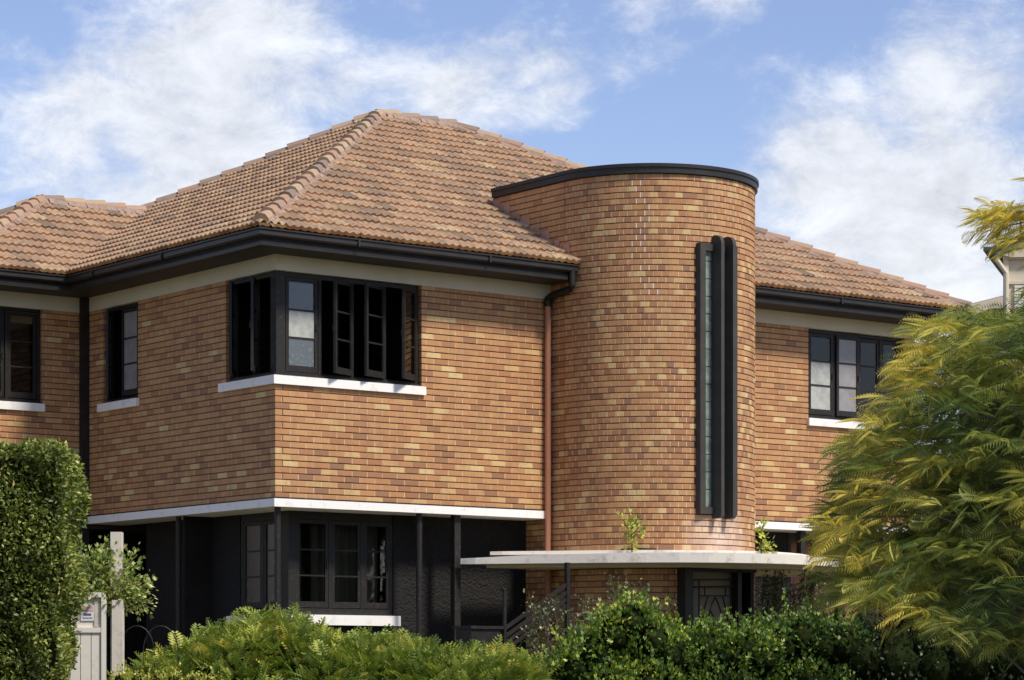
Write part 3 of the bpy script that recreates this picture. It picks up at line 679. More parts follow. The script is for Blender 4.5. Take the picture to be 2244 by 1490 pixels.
# ------------------------------------------------------------------ canopy over the entrance
CO = [(3.05, -.04), (3.16, -.24), (3.62, -.78), (4.36, -1.70), (4.75, -2.08), (5.1, -2.38), (5.45, -2.60), (5.8, -2.75), (6.2, -2.86), (6.6, -2.90), (7.0, -2.88), (7.4, -2.80), (7.9, -2.58), (8.3, -2.30), (8.8, -1.80), (9.3, -1.2), (9.65, -.6), (9.9, -.04)]
zt_ = [q-.012 for q in [1.665, 1.67, 1.70, 1.715, 1.72, 1.722, 1.722, 1.722, 1.72, 1.72, 1.715, 1.71, 1.70, 1.69, 1.685, 1.68, 1.67, 1.66]]
mb = MB(); mb.extrude(CO, 1.572, zt_); cn = mb.build('entrance_canopy', M['concrete'], H, label='thin curved concrete slab over the entrance')
def inset(o, k, cx=6.3, cy=-.04): return [(cx+(x-cx)*k, cy+(y-cy)*k) for x, y in o]
mb = MB(); mb.extrude(inset(CO, .84), 1.715, 1.765); mb.build('canopy_upstand', M['concrete'], H)
mb = MB(); mb.extrude([(x, y) for x, y in inset(CO, .86)], 1.53, 1.571); mb.build('canopy_soffit', M['cream'], H)

# ------------------------------------------------------------------ roof
roof = MB()
a_ = (10.66+.62+.62)/2; a_ = 5.95
EX0, EX1, EY0, EY1 = -EV, XR+EV, -EV, -EV+2*a_
zr = ZE+PT*a_
AP0, AP1 = Vector((EX0+a_, EY0+a_, zr)), Vector((EX1-a_, EY0+a_, zr))
c00, c10, c11, c01 = Vector((EX0, EY0, ZE)), Vector((EX1, EY0, ZE)), Vector((EX1, EY1, ZE)), Vector((EX0, EY1, ZE))
dz = Vector((0, 0, -.02))
for P in ((c00, c10, AP1, AP0), (c10, c11, AP1), (c11, c01, AP0, AP1), (c01, c00, AP0)): roof.poly([tuple(q+dz) for q in P])
WY0 = YW-EV; WX0 = -2.51; b_ = 3.0; zw = ZE+PT*b_
w00, w01 = Vector((WX0, WY0, ZE)), Vector((WX0, WY0+2*b_, ZE)); wa = Vector((WX0+b_, WY0+b_, zw)); wb = Vector((3.5, WY0+b_, zw)); wx0 = Vector((EX0, WY0, ZE)); wx1 = Vector((EX0+a_*.7, WY0, ZE))
for P in ((w00, wx0, Vector((EX0+b_, WY0+b_, zw)), wa), (w01, w00, wa), (Vector((EX0, WY0+2*b_, ZE)), w01, wa, Vector((EX0+b_, WY0+b_, zw)))): roof.poly([tuple(q+dz) for q in P])
roof_o = roof.build('roof', M['bedding'], H)

TW, TX, TLn = .235, .337, .375
CT = 1/math.sqrt(1+PT*PT); SNT = PT*CT
def tile_mesh():
    mb = MB(); prof = [(i*TW/8, .0145*(1+math.cos(2*math.pi*i/4))) for i in range(9)]
    lo = [(a, -.012, h+.046) for a, h in prof]; mid = [(a, 0, h+.054) for a, h in prof]; up = [(a, TLn, h*.9+.010) for a, h in prof]; un = [(a, -.010, h*.5+.002) for a, h in prof]
    for i in range(8):
        mb.quad(mid[i], mid[i+1], up[i+1], up[i], mi=0); mb.quad(lo[i], lo[i+1], mid[i+1], mid[i], mi=0); mb.quad(un[i], un[i+1], lo[i+1], lo[i], mi=1)
    mb.quad(un[0], lo[0], mid[0], up[0], mi=0)
    return mb.mesh('tile', [M['tile'], M['tile_lip']])
tile_me = tile_mesh()
tv = np.array([v.co[:] for v in tile_me.vertices]); tf = [tuple(p_.vertices) for p_ in tile_me.polygons]; tmi = [p_.material_index for p_ in tile_me.polygons]
tiles = []   # (matrix, tone, interior, area)
restT = bmesh.new(); lay = restT.faces.layers.float.new('tone')
def slope(O, E, Up, elen, planes, nrow):
    """O eave start, E unit eave vector, Up unit upslope vector; planes: inward half-spaces (point, normal) in 3D."""
    Nn = E.cross(Up).normalized()
    if Nn.z < 0: Nn = -Nn
    for r in range(nrow):
        bm_r = bmesh.new(); l2 = bm_r.faces.layers.float.new('tone'); touched = False
        off = 0
        nt_ = int(elen/TW)+2
        for i in range(-1, nt_):
            P = O+E*(i*TW+off+random.uniform(-.004, .004))+Up*(r*TX-.03+random.uniform(-.006, .006))+Nn*random.uniform(-.002, .003)
            cs = [P, P+E*TW, P+E*TW+Up*TLn, P+Up*TLn]
            ds = [[(q-pp).dot(pn) for q in cs] for pp, pn in planes]
            if any(max(d) < 0 for d in ds): continue
            inside = all(min(d) > 0 for d in ds)
            tone = min(max(random.gauss(.52, .24), .0), 1)
            if random.random() < .04: tone = random.uniform(.1, .3)
            Mx = Matrix(((E.x, Up.x, Nn.x, P.x), (E.y, Up.y, Nn.y, P.y), (E.z, Up.z, Nn.z, P.z), (0, 0, 0, 1)))
            if inside: tiles.append((Mx, tone)); continue
            vs = [bm_r.verts.new(Mx @ Vector(v)) for v in tv]; touched = True
            for f, mi in zip(tf, tmi):
                fc = bm_r.faces.new([vs[q] for q in f]); fc.material_index = mi; fc[l2] = tone
        if touched:
            for pp, pn in planes:
                geom = bm_r.verts[:]+bm_r.edges[:]+bm_r.faces[:]
                bmesh.ops.bisect_plane(bm_r, geom=geom, plane_co=pp, plane_no=pn, clear_inner=True)
            vm = {v: restT.verts.new(v.co) for v in bm_r.verts}
            for f in bm_r.faces:
                nf = restT.faces.new([vm[v] for v in f.verts]); nf.material_index = f.material_index; nf[lay] = f[l2]
        bm_r.free()
def hp(P, Q, inside):
    """vertical plane through P,Q whose normal points to 'inside'"""
    d = Q-P; nn = Vector((-d.y, d.x, 0)).normalized()
    if (inside-P).dot(nn) < 0: nn = -nn
    return (P, nn)
UF = Vector((0, CT, SNT)); UL = Vector((CT, 0, SNT)); UR = Vector((-CT, 0, SNT))
midF = Vector((6, 1, 0)); midL = Vector((0, 5.3, 0))
NR = int(a_/CT/TX)+1
topF = (AP0-Vector((0, .02, 0)), Vector((0, -1, 0)))
slope(c00+Vector((-.1, -.0, 0)), X, UF, EX1-EX0+.2, [hp(c00, AP0, midF), hp(c10, AP1, midF), topF, (Vector((0, EY0-.06, 0)), Y)], NR)
slope(c00.copy(), Y, UL, EY1-EY0, [hp(c00, AP0, midL), hp(c01, AP0, midL)], NR)
slope(w00.copy(), X, UF, 8, [hp(w00, wa, Vector((0, WY0+.2, 0))), (Vector((0, WY0+b_-.02, 0)), Vector((0, -1, 0))), hp(Vector((EX0+.35, WY0, 0)), Vector((EX0+.35+b_, WY0+b_, 0)), Vector((-2, WY0+1, 0)))], int(b_/CT/TX)+1)
slope(w00.copy(), Y, UL, 2*b_, [hp(w00, wa, Vector((WX0, WY0+b_, 0))), hp(w01, wa, Vector((WX0, WY0+b_, 0)))], int(b_/CT/TX)+1)
me = bpy.data.meshes.new('cut_tiles'); 
def tile_score(t):
    Mx = t[0]; c = Mx @ Vector((TW/2, TLn/2, 0)); u, v, Z = proj(c)
    if not (15 < u < 2060 and 15 < v < 1400): return 0
    if c.y < 1.7 and c.x > T0-.2 and c.x < 9: return 0   # behind the tower
    if c.x < EX0+.1 and False: return 0
    P = [Mx @ Vector(q) for q in ((0, 0, 0), (TW, 0, 0), (TW, TX, 0), (0, TX, 0))]; q = [proj(p_) for p_ in P]
    ar = sum(q[i][0]*q[(i+1) % 4][1]-q[(i+1) % 4][0]*q[i][1] for i in range(4))/2
    if c.x-EX0 < c.y-WY0-.0 and abs(Mx[0][0]) < .5 : return 0   # under the wing roof
    return abs(ar)
order = sorted(range(len(tiles)), key=lambda i: -tile_score(tiles[i])); top = set(order[:300])
for i, (Mx, tone) in enumerate(tiles):
    if i in top:
        o = link('tile', tile_me, roof_o, None, Mx); o['tone'] = float(tone)
    else:
        vs = [restT.verts.new(Mx @ Vector(v)) for v in tv]
        for f, mi in zip(tf, tmi):
            fc = restT.faces.new([vs[q] for q in f]); fc.material_index = mi; fc[lay] = tone
restT.to_mesh(me); restT.free(); me.materials.append(M['tile']); me.materials.append(M['tile_lip'])
o = link('roof_tiles', me, H); o['kind'] = 'stuff'
# ridge and hip cappings
def cap_mesh():
    mb = MB(); W = .100
    pr = [(-W, -.045), (-W*.98, -.01), (-W*.62, .045), (-W*.2, .060), (W*.2, .060), (W*.62, .045), (W*.98, -.01), (W, -.045)]
    Lc = .44
    A_ = [(0, y*1.10, z*1.05+.034) for y, z in pr]; B_ = [(Lc, y*.88, z*.92+.0) for y, z in pr]; I_ = [(.0, y*.86, z*.8-.0) for y, z in pr]
    for i in range(7): mb.quad(A_[i+1], A_[i], B_[i], B_[i+1]); mb.quad(A_[i], A_[i+1], I_[i+1], I_[i])
    mb.poly([I_[i] for i in range(8)])
    return mb.mesh('ridge_tile', M['cap'])
cap_me = cap_mesh()
bed = MB()
def caps(P, Q, lift=.045, flip=False):
    d = (Q-P); Ln = d.length; d.normalize(); sd_ = d.cross(Vector((0, 0, 1))).normalized(); up = sd_.cross(d).normalized()
    if up.z < 0: up = -up; sd_ = -sd_
    n = max(int(round(Ln/.385)), 1); st = Ln/n
    for i in range(n):
        O = P+d*(i*st)+up*(lift+random.uniform(-.004, .006))+sd_*random.uniform(-.006, .006)
        y = d; s2 = up.cross(y).normalized(); ro = random.uniform(-.02, .02)
        Mx = Matrix(((y.x, s2.x, up.x, O.x), (y.y, s2.y, up.y, O.y), (y.z, s2.z, up.z, O.z), (0, 0, 0, 1))) @ Matrix.Rotation(ro, 4, 'Z')
        o = link('ridge_tile', cap_me, roof_o, None, Mx); o['tone'] = random.uniform(.1, .95)
    k = 14
    for i in range(int(Ln/.11)):
        w0 = .155+random.uniform(-.012, .018); p0 = P+d*(i*.11); p1 = P+d*((i+1)*.11)
        for s_ in (-1, 1):
            a0 = p0+sd_*(s_*w0)-up*.03+Vector((0, 0, -.01)); a1 = p1+sd_*(s_*w0)-up*.03
            b0 = p0+sd_*(s_*.09)+up*.055; b1 = p1+sd_*(s_*.09)+up*.055
            q = [tuple(a0), tuple(a1), tuple(b1), tuple(b0)]; bed.poly(q if s_ > 0 else q[::-1])
caps(c00+Vector((.03, .03, .02)), AP0); caps(c01, AP0); caps(c10, AP1); caps(c11, AP1); caps(AP1, AP0)
caps(w00, wa); caps(Vector((EX0+b_-.05, WY0+b_, zw)), wa); caps(w01, wa)
bed.build('ridge_bedding', M['bedding'], H)

# eaves: fascia, gutter, soffit
def eave(P, Q, out, miter0=0, miter1=0):
    """Straight eave from P to Q (on the eave line), out = unit vector away from the house."""
    P, Q, out = Vector(P), Vector(Q), Vector(out); d = (Q-P).normalized()
    def strip(name, m, prof):
        mb = MB(); n = len(prof)
        A_ = [P+out*o_+d*(-o_*miter0)+Vector((0, 0, z)) for o_, z in prof]; B_ = [Q+out*o_+d*(o_*miter1)+Vector((0, 0, z)) for o_, z in prof]
        for i in range(n): j = (i+1) % n; mb.quad(tuple(A_[i]), tuple(B_[i]), tuple(B_[j]), tuple(A_[j]))
        mb.poly([tuple(q) for q in A_]); mb.poly([tuple(q) for q in B_][::-1])
        bm = bmesh.new(); me = mb.mesh(name, M[m]); bm.from_mesh(me); bmesh.ops.recalc_face_normals(bm, faces=bm.faces); bm.to_mesh(me); bm.free()
        return link(name, me, H)
    strip('fascia', 'gutter', [(-.03, 5.655), (0, 5.655), (.004, 5.70), (-.012, 5.75), (-.012, 5.84), (-.03, 5.84)])
    strip('gutter', 'gutter', [(-.010, 5.765), (.05, 5.762), (.075, 5.785), (.075, 5.835), (.095, 5.85), (.095, 5.868), (.08, 5.868), (.068, 5.845), (.055, 5.80), (-.010, 5.79)])
GE = EV-.05
eave((-GE, -GE, 0), (T0+.0, -GE, 0), (0, -1, 0), 1, 0)
eave((-GE, YW-GE, 0), (-GE, -GE, 0), (-1, 0, 0), -1, 1)
eave((-2.51+.05, YW-GE, 0), (-GE, YW-GE, 0), (0, -1, 0), 1, -1)
eave((XW0, -GE, 0), (XR+GE, -GE, 0), (0, -1, 0), 0, 1)
eave((XR+GE, -GE, 0), (XR+GE, 10, 0), (1, 0, 0), 1, 0)
eave((-2.46, 10, 0), (-2.46, YW-GE, 0), (-1, 0, 0), 0, 1)
mb = MB(); z_ = 5.66; e = GE-.03
for bx in ((-e, T0+.01, -e, .06), (-e, .06, .06, YW+.06), (-2.43, -e, YW-e, YW+.06), (XW0, XR+e, -e, .06), (XR-.1, XR+e, .06, 10), (-2.43, -1.88, YW+.06, 10)):
    mb = MB(); mb.box(*bx, z_, z_+.02); mb.build('soffit', M['soffit'], H)
for (x0, y0, ox, oy) in ((.9, -GE, 0, -1), (3.1, -GE, 0, -1), (9.9, -GE, 0, -1), (-GE, 1.9, -1, 0), (-GE, 3.9, -1, 0)):
    mb = MB(); w = .03
    if oy: mb.box(x0, x0+w, y0-.098, y0-.01, 5.758, 5.872)
    else: mb.box(x0-.098, x0-.01, y0, y0+w, 5.758, 5.872)
    mb.build('gutter_joint', M['gutter'], H)
# tower coping and stepped flashing
cp = []; ci = []
ro, ri = TR+.055, TR-.16
cp.append((T0-.055, 1.37)); 
for i in range(49): cp.append(ring(ro, math.pi+math.pi*i/48))
cp.append((XW0+.055, 1.37)); cp.append((XW0-.16, 1.37))
for i in range(49): cp.append(ring(ri, 2*math.pi-math.pi*i/48))
cp.append((T0+.16, 1.37))
mb = MB(); n = len(cp)
half = n//2
def cseg(z0, z1, o=0.0):
    L_ = [cp[i] for i in range(51)]; R_ = [cp[n-1-i] for i in range(51)]
    if o: L_ = [(TCX+(x-TCX)*(1-o/TR), TCY+(y-TCY)*(1-o/TR)) if y < TCY else (x+(o if x < TCX else -o), y) for x, y in L_]
    for i in range(50):
        mb.quad((*L_[i], z0), (*L_[i+1], z0), (*L_[i+1], z1), (*L_[i], z1)); mb.quad((*R_[i+1], z0), (*R_[i], z0), (*R_[i], z1), (*R_[i+1], z1))
        mb.quad((*L_[i], z1), (*L_[i+1], z1), (*R_[i+1], z1), (*R_[i], z1)); mb.quad((*L_[i+1], z0), (*L_[i], z0), (*R_[i], z0), (*R_[i+1], z0))
    mb.quad((*L_[0], z0), (*L_[0], z1), (*R_[0], z1), (*R_[0], z0)); mb.quad((*L_[50], z0), (*R_[50], z0), (*R_[50], z1), (*L_[50], z1))
cseg(TT+.001, TT+.085, .018); cseg(TT+.085, TT+.135)
mb.build('tower_coping', M['gutter'], H, label='black metal coping round the tower top')
mb = MB(); mb.extrude([(T0+.1, 1.3)]+[ring(TR-.1, math.pi+math.pi*i/24) for i in range(25)]+[(XW0-.1, 1.3)], TT-.06, TT-.02); mb.build('tower_roof', M['bedding'], H)
st_y = -.60
for i in range(8):
    y0 = -.45+i*.235; zc = roof_z(0, y0)
    zl = BT+math.ceil((zc+.03-BT)/CH)*CH
    if y0 > 1.30: break
    mb = MB(); mb.poly([(T0-.004, y0, roof_z(0, y0)-.02), (T0-.004, y0+.26, roof_z(0, y0+.26)-.02), (T0-.004, y0+.26, roof_z(0, y0+.26)+.06), (T0-.004, y0+.235, zl+CH*1.5), (T0-.004, y0, zl+CH*1.5)][::-1])
    mb.poly([(T0-.002, y0, zl+CH*1.5), (T0-.002, y0+.235, zl+CH*1.5), (T0-.004, y0+.235, zl+CH*1.5), (T0-.004, y0, zl+CH*1.5)])
    mb.build('step_flashing', M['flashing'], H)

# ------------------------------------------------------------------ handrail by the entrance
R_ = thing('stair_handrail', (3.7, -1.6, -1.05), 'black metal handrail of sloping bars beside the entrance steps', 'handrail')
part_box('post', 'black', 3.705, 3.76, -1.63, -1.57, -1.05, 1.56, parent=R_)
q = MB(); q.tube([(2.65, -1.6, -1.05), (2.65, -1.6, 1.13), (2.64, -1.6, 1.17), (2.60, -1.6, 1.185)], .026, 8); q.build('post', M['black_old'], R_)
for k, dzz in enumerate((0, -.11, -.20, -.29)):
    q = MB(); q.obox((2.66, -1.625, .64+dzz-.02), (1.04, 0, .60), (0, .03, 0), (0, 0, .055)); q.build('rail', M['black'], R_)
Bx = thing('garden_box', (2.3, -1.4, -1.05), 'low black box standing against the dark wall left of the entrance', 'box')
part_box('body', 'black', 2.09, 2.58, -1.6, -1.25, -1.05, .63, parent=Bx); part_box('lid', 'black_old', 2.06, 2.61, -1.63, -1.22, .63, .67, parent=Bx)
# wire hoops in the bed at left
for j, (u, v) in enumerate(((300, 1440), (352, 1440))):
    P = at_depth(u, v, 30.5); q = MB(); pts = []
    for i in range(13):
        a = math.pi*i/12; pts.append((P.x-.2*math.cos(a)*RT[0]-.0, P.y-.2*math.cos(a)*RT[1], P.z+.06+.30*math.sin(a)))
    q.tube([(pts[0][0], pts[0][1], -1.05)]+pts+[(pts[-1][0], pts[-1][1], -1.05)], .006, 5)
    o = q.build('wire_hoop', M['black_old'], None); tag(o, ['wire garden hoop nearest the white gate post', 'wire garden hoop further right among the ferny leaves'][j], 'hoop', 'wire hoops in the front bed')
# ------------------------------------------------------------------ gate, posts
GD = 26.0
def gp(u, v, D=GD): return at_depth(u, v, D)
Gt = thing('garden_gate', tuple(gp(190, 1481)-Vector((0, 0, 1.05))), 'white boarded garden gate with a small sign beside the clipped hedge', 'gate')
rt = Vector((RT[0], RT[1], 0)); fw = Vector((FW[0], FW[1], 0)); mpx = GD/FPX
def gbox(name, m, u0, u1, v0, v1, d0, d1, parent):
    P = gp(u0, v1)+fw*d0; q = MB(); q.obox(P, rt*((u1-u0)*mpx), fw*(d1-d0), Vector((0, 0, (v1-v0)*mpx))); return q.build(name, M[m], parent)
VB = 1481+int(1.05/mpx)
gbox('top_rail', 'timber_white', 60, 229, 1298, 1309, 0, .06, Gt)
gbox('panel', 'timber_white', 60, 222, 1309, 1378, .035, .05, Gt)
gbox('middle_rail', 'timber_white', 60, 222, 1375, 1386, .005, .05, Gt)
gbox('stile', 'timber_white', 222, 232, 1309, VB, .0, .06, Gt)
for i in range(7): gbox('board', 'timber_white', 60+i*23.3, 60+i*23.3+21.6, 1386.5, VB, .02, .04, Gt)
gbox('side_rib', 'timber', 206, 213, 1318, 1372, .02, .045, Gt)
sg = gbox('sign', 'paper', 176, 207, 1326, 1360, .024, .034, Gt)
for (u0, u1, v0, v1, m) in [(180, 203, 1329, 1333.5, 'red_ink'), (180, 203, 1335.5, 1339.5, 'red_ink'), (182, 187, 1343.5, 1349, 'blue_ink'), (187.6, 192, 1344, 1349, 'blue_ink'), (192.6, 199, 1344, 1349, 'blue_ink')]+[(180.5+i*3.2, 182.6+i*3.2, 1353, 1355.4, 'black') for i in range(7)]:
    P = gp(u0, v1)+fw*.0225; q = MB(); q.obox(P, rt*((u1-u0)*mpx), fw*.001, Vector((0, 0, (v1-v0)*mpx))); q.build('print', M[m], sg)
p1 = gbox('fence_post', 'timber', 238, 262, 1164, VB, .12, .26, None); tag(p1, 'tall square whitewashed timber post behind the variegated branch', 'post', 'timber posts beside the gate')
p2 = gbox('fence_post', 'timber', 246, 269, 1315, VB, -.03, .11, None); tag(p2, 'shorter whitewashed timber post nearest the white gate', 'post', 'timber posts beside the gate')
p1.data = p1.data.copy()

# ------------------------------------------------------------------ neighbour house at the right
def np_(u, v, D=55): return at_depth(u, v, D)
Nh = thing('neighbour_house', tuple(np_(2300, 1480)-Vector((0, 0, 1.05))), 'beige weatherboard gable of the neighbouring house beyond the tree', 'house')
m55 = 55/FPX; fw2 = fw+rt*.30
def nbox(name, m, u0, u1, v0, v1, d0, d1):
    P = np_(u0, v1)+fw2*d0; q = MB(); q.obox(P, rt*((u1-u0)*m55), fw2*(d1-d0), Vector((0, 0, (v1-v0)*m55))); return q.build(name, M[m], Nh)
nbox('wall', 'beige', 2206, 2790, 566, 1600, 0, 4); nbox('corner_board', 'beige', 2199, 2211, 560, 1600, -.06, 4.0)
nbox('frieze_board', 'beige', 2199, 2795, 545, 569, -.1, -.01); nbox('sill_board', 'beige', 2211, 2700, 617, 623, -.05, -.005)
P = np_(2171, 556); q = MB(); q.obox(P-fw2*.3, rt*(330*m55)+Vector((0, 0, 150*m55)), fw2*5, Vector((0, 0, 8*m55))); q.build('roof', M['slate'], Nh)
P = np_(2501, 406); q = MB(); q.obox(P-fw2*.3, rt*(330*m55)-Vector((0, 0, 150*m55)), fw2*5, Vector((0, 0, 8*m55))); q.build('roof', M['slate'], Nh)
P = np_(2177, 566); q = MB(); q.poly([tuple(np_(2177, 557)-fw*.15), tuple(np_(2212, 566)-fw*.15), tuple(np_(2820, 560)-fw*.15), tuple(np_(2500, 410)-fw*.15)]); q.build('gable_board', M['beige'], Nh)
nbox('gutter', 'slate', 2161, 2180, 549, 558, -.5, 4)
q = MB(); q.tube([tuple(np_(2183, 560)-fw*.1), tuple(np_(2183, 572)-fw*.1), tuple(np_(2203, 600)-fw*.1), tuple(np_(2203, 1400)-fw*.1)], .055, 8); q.build('downpipe', M['beige'], Nh)
for i in range(14): nbox('louvre', 'rollerblind', 2224, 2330, 626+i*7, 631.5+i*7, -.06, -.02)
Lr = thing('low_roof', tuple(np_(2150, 1480, 60)-Vector((0, 0, 1.05))), 'low pale metal roof just visible above the tree by the neighbour wall', 'building')
q = MB(); q.poly([tuple(np_(2100, 672, 60)), tuple(np_(2205, 646, 60)), tuple(np_(2205, 646, 60)+fw*3), tuple(np_(2100, 672, 60)+fw*3)]); q.build('roof', M['rollerblind'], Lr)
P = np_(2100, 1500, 60); q = MB(); q.poly([tuple(np_(2100, 1700, 60)), tuple(np_(2205, 1700, 60)), tuple(np_(2205, 647, 60)), tuple(np_(2100, 673, 60))]); q.build('wall', M['beige'], Lr)

# ------------------------------------------------------------------ foliage
def rot_from(d, up_hint, roll):
    """rows: x = leaf direction, z = leaf normal; d (N,3)"""
    d = d/np.linalg.norm(d, axis=1, keepdims=True)
    y = np.cross(up_hint, d); ny = np.linalg.norm(y, axis=1, keepdims=True); y = np.where(ny < 1e-4, np.array([[1., 0, 0]]), y/np.maximum(ny, 1e-6))
    z = np.cross(d, y); c, s_ = np.cos(roll)[:, None], np.sin(roll)[:, None]
    return np.stack([d, y*c+z*s_, z*c-y*s_], axis=2)       # columns
def scatter(tv_, tf_, pos, R, sc, tone, name, material, parent, kind=None, ttone=None):
    """Bakes many copies of a small template into one mesh."""
    tv_ = np.asarray(tv_, float); nf = len(tf_); k = len(tv_); N = len(pos)
    V = np.einsum('nij,kj->nki', R, tv_)*sc[:, None, None]+pos[:, None, :]
    V = V.reshape(-1, 3); ls = len(tf_[0]); F = (np.asarray(tf_)[None]+(np.arange(N)*k)[:, None, None]).reshape(-1, ls)
    me = bpy.data.meshes.new(name); me.vertices.add(len(V)); me.vertices.foreach_set('co', V.ravel().astype(np.float32))
    me.loops.add(F.size); me.loops.foreach_set('vertex_index', F.ravel().astype(np.int32))
    me.polygons.add(len(F)); me.polygons.foreach_set('loop_start', (np.arange(len(F))*ls).astype(np.int32)); me.polygons.foreach_set('loop_total', np.full(len(F), ls, np.int32))
    t = np.repeat(tone, nf)
    if ttone is not None: t = np.clip(t+np.tile(ttone, N), 0, 1)
    a = me.attributes.new('tone', 'FLOAT', 'FACE'); a.data.foreach_set('value', t.astype(np.float32))
    me.materials.append(material); me.update(calc_edges=True); me.validate()
    o = link(name, me, parent)
    if kind: o['kind'] = kind
    return o
LEAF_T = ([(0, 0, 0), (.45, .26, .06), (1, 0, -.04), (.45, -.26, .06)], [(0, 1, 2, 3)])
LEAF_F = ([(0, 0, 0), (.35, .27, .07), (.75, .20, .06), (1, 0, -.06), (.75, -.20, .06), (.35, -.27, .07), (.5, 0, 0)], [(0, 6, 2, 1), (6, 3, 2, 2), (0, 5, 4, 6), (6, 4, 3, 3)])
def blade_leaf(n, L=.5, w=.055, droop=.25, jag=True, yscale=1.0, hang=.22):
    """Pinnate leaf: rachis with n pairs of blades, tapering to the tip."""
    V, F = [], []
    def rz(x): return -droop*x*x
    for i in range(n):
        x = .10+.88*i/(n-1); l = L*(math.sin(math.pi*min(max(.12+.80*x, 0), 1))**.7)
        for s_ in (-1, 1):
            o_ = len(V); fx = .45*l
            V += [(x, 0, rz(x)), (x+fx*.45+w*.5, s_*l*.5*yscale, rz(x)-.18*hang*l+.01), (x+fx, s_*l*yscale, rz(x)-hang*l), (x+fx*.45-w*.5, s_*l*.5*yscale, rz(x)-.18*hang*l)]
            F.append((o_, o_+1, o_+2, o_+3) if s_ < 0 else (o_, o_+3, o_+2, o_+1))
    o_ = len(V); V += [(0, -.006, 0), (1, 0, rz(1)), (0, .006, 0), (.5, 0, rz(.5)+.01)]; F.append((o_, o_+3, o_+1, o_+2))
    return V, F
def inside_poly(px, py, poly):
    c = np.zeros(len(px), bool); j = len(poly)-1
    for i in range(len(poly)):
        xi, yi = poly[i]; xj, yj = poly[j]
        m = ((yi > py) != (yj > py)) & (px < (xj-xi)*(py-yi)/((yj-yi) or 1e-9)+xi); c ^= m; j = i
    return c
RTn, FWn = np.array([RT[0], RT[1], 0]), np.array([FW[0], FW[1], 0]); UPn = np.array([0, 0, 1.])

def mound(name, label, cat, outline_uvr, D, leafT, leafmat, nleaf, size, group=None, base_v=1600, depth=1.0, tone_mu=.45, tone_sd=.2, upbias=.6, spray=False, bumps=None, coremat='core', tiptone=.25, seed=0, shoots=.26):
    """A shrub made of overlapping ellipsoid clumps: outline_uvr = [(u, v_top, radius_px)]."""
    rg = np.random.default_rng(seed+100)
    us = [q[0] for q in outline_uvr]; cx = sum(us)/len(us)
    T = thing(name, tuple(at_depth(cx, HZ, D)-Vector((0, 0, 1.05))), label, cat, group)
    cl = []
    for (u, v, r) in outline_uvr:
        rm = r*D/FPX
        for dd, dv, kf in ((0, 0, 1), (-.75, .55, 1.05), (.7, .35, .9)):
            P = np.array(at_depth(u, v+r, D))+FWn*(dd*depth*rm*1.1)-UPn*(dv*rm)
            cl.append((P, rm*kf))
        P0 = np.array(at_depth(u, v+r, D)); zz_ = P0[2]-rm*1.1
        while zz_ > -1.0: cl.append((np.array([P0[0], P0[1], zz_]), rm*1.05)); zz_ -= rm*1.1
    rad = np.array([c[1] for c in cl]); w = rad**2; w /= w.sum()
    idx = rg.choice(len(cl), nleaf, p=w); C = np.array([c[0] for c in cl])[idx]; Rr = rad[idx]
    d = rg.normal(size=(nleaf, 3)); d[:, 2] = np.abs(d[:, 2])*1.0-.25; d /= np.linalg.norm(d, axis=1, keepdims=True)
    rr = Rr*(1+rg.normal(0, .07, nleaf))*np.where(rg.random(nleaf) < .25, rg.uniform(.6, .95, nleaf), 1)
    pos = C+d*rr[:, None]
    ns = int(nleaf*shoots/9); si = rg.choice(len(pos), ns); sdv = d[si]*.5+UPn*.9+rg.normal(0, .3, (ns, 3)); sdv /= np.linalg.norm(sdv, axis=1, keepdims=True)
    sl = size*rg.uniform(1.8, 5.0, ns); tt = np.tile(np.linspace(.1, 1, 9), ns); ii = np.repeat(np.arange(ns), 9)
    sp_ = pos[si][ii]+sdv[ii]*(sl[ii]*tt)[:, None]+rg.normal(0, size*.12, (ns*9, 3)); sd2 = sdv[ii]*.8+rg.normal(0, .6, (ns*9, 3)); sd2 /= np.linalg.norm(sd2, axis=1, keepdims=True)
    pos = np.concatenate([pos, sp_]); d = np.concatenate([d, sd2]); keep_extra = len(sp_)
    # drop leaves buried deep inside other clumps
    keep = np.ones(len(pos), bool)
    for P, r in cl: keep &= ~(np.linalg.norm(pos-P, axis=1) < r*.72)
    keep &= pos[:, 2] > -1.05
    pos, d, n_ = pos[keep], d[keep], keep.sum()
    ld = d*.8+UPn*upbias+rg.normal(0, .45, (n_, 3))
    R = rot_from(ld, np.tile(UPn, (n_, 1))+rg.normal(0, .25, (n_, 3)), rg.normal(0, .5, n_))
    clump = .5+.5*np.sin(pos[:, 0]*7+np.sin(pos[:, 2]*9)*1.5)*np.cos(pos[:, 1]*6+pos[:, 2]*5)
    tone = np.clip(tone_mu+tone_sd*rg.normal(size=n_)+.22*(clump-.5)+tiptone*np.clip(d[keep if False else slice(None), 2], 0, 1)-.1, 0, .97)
    tone = np.where(rg.random(n_) < .012, 1.0, tone)
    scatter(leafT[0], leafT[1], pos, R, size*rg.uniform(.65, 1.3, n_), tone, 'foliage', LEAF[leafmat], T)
    # solid dark filler for the shade between the leaves
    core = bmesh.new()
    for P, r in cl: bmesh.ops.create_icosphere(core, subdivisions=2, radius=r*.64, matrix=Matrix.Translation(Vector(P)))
    me = bpy.data.meshes.new('shade_core'); core.to_mesh(me); core.free(); me.materials.append(M['core']); link('shade_core', me, T)
    return T

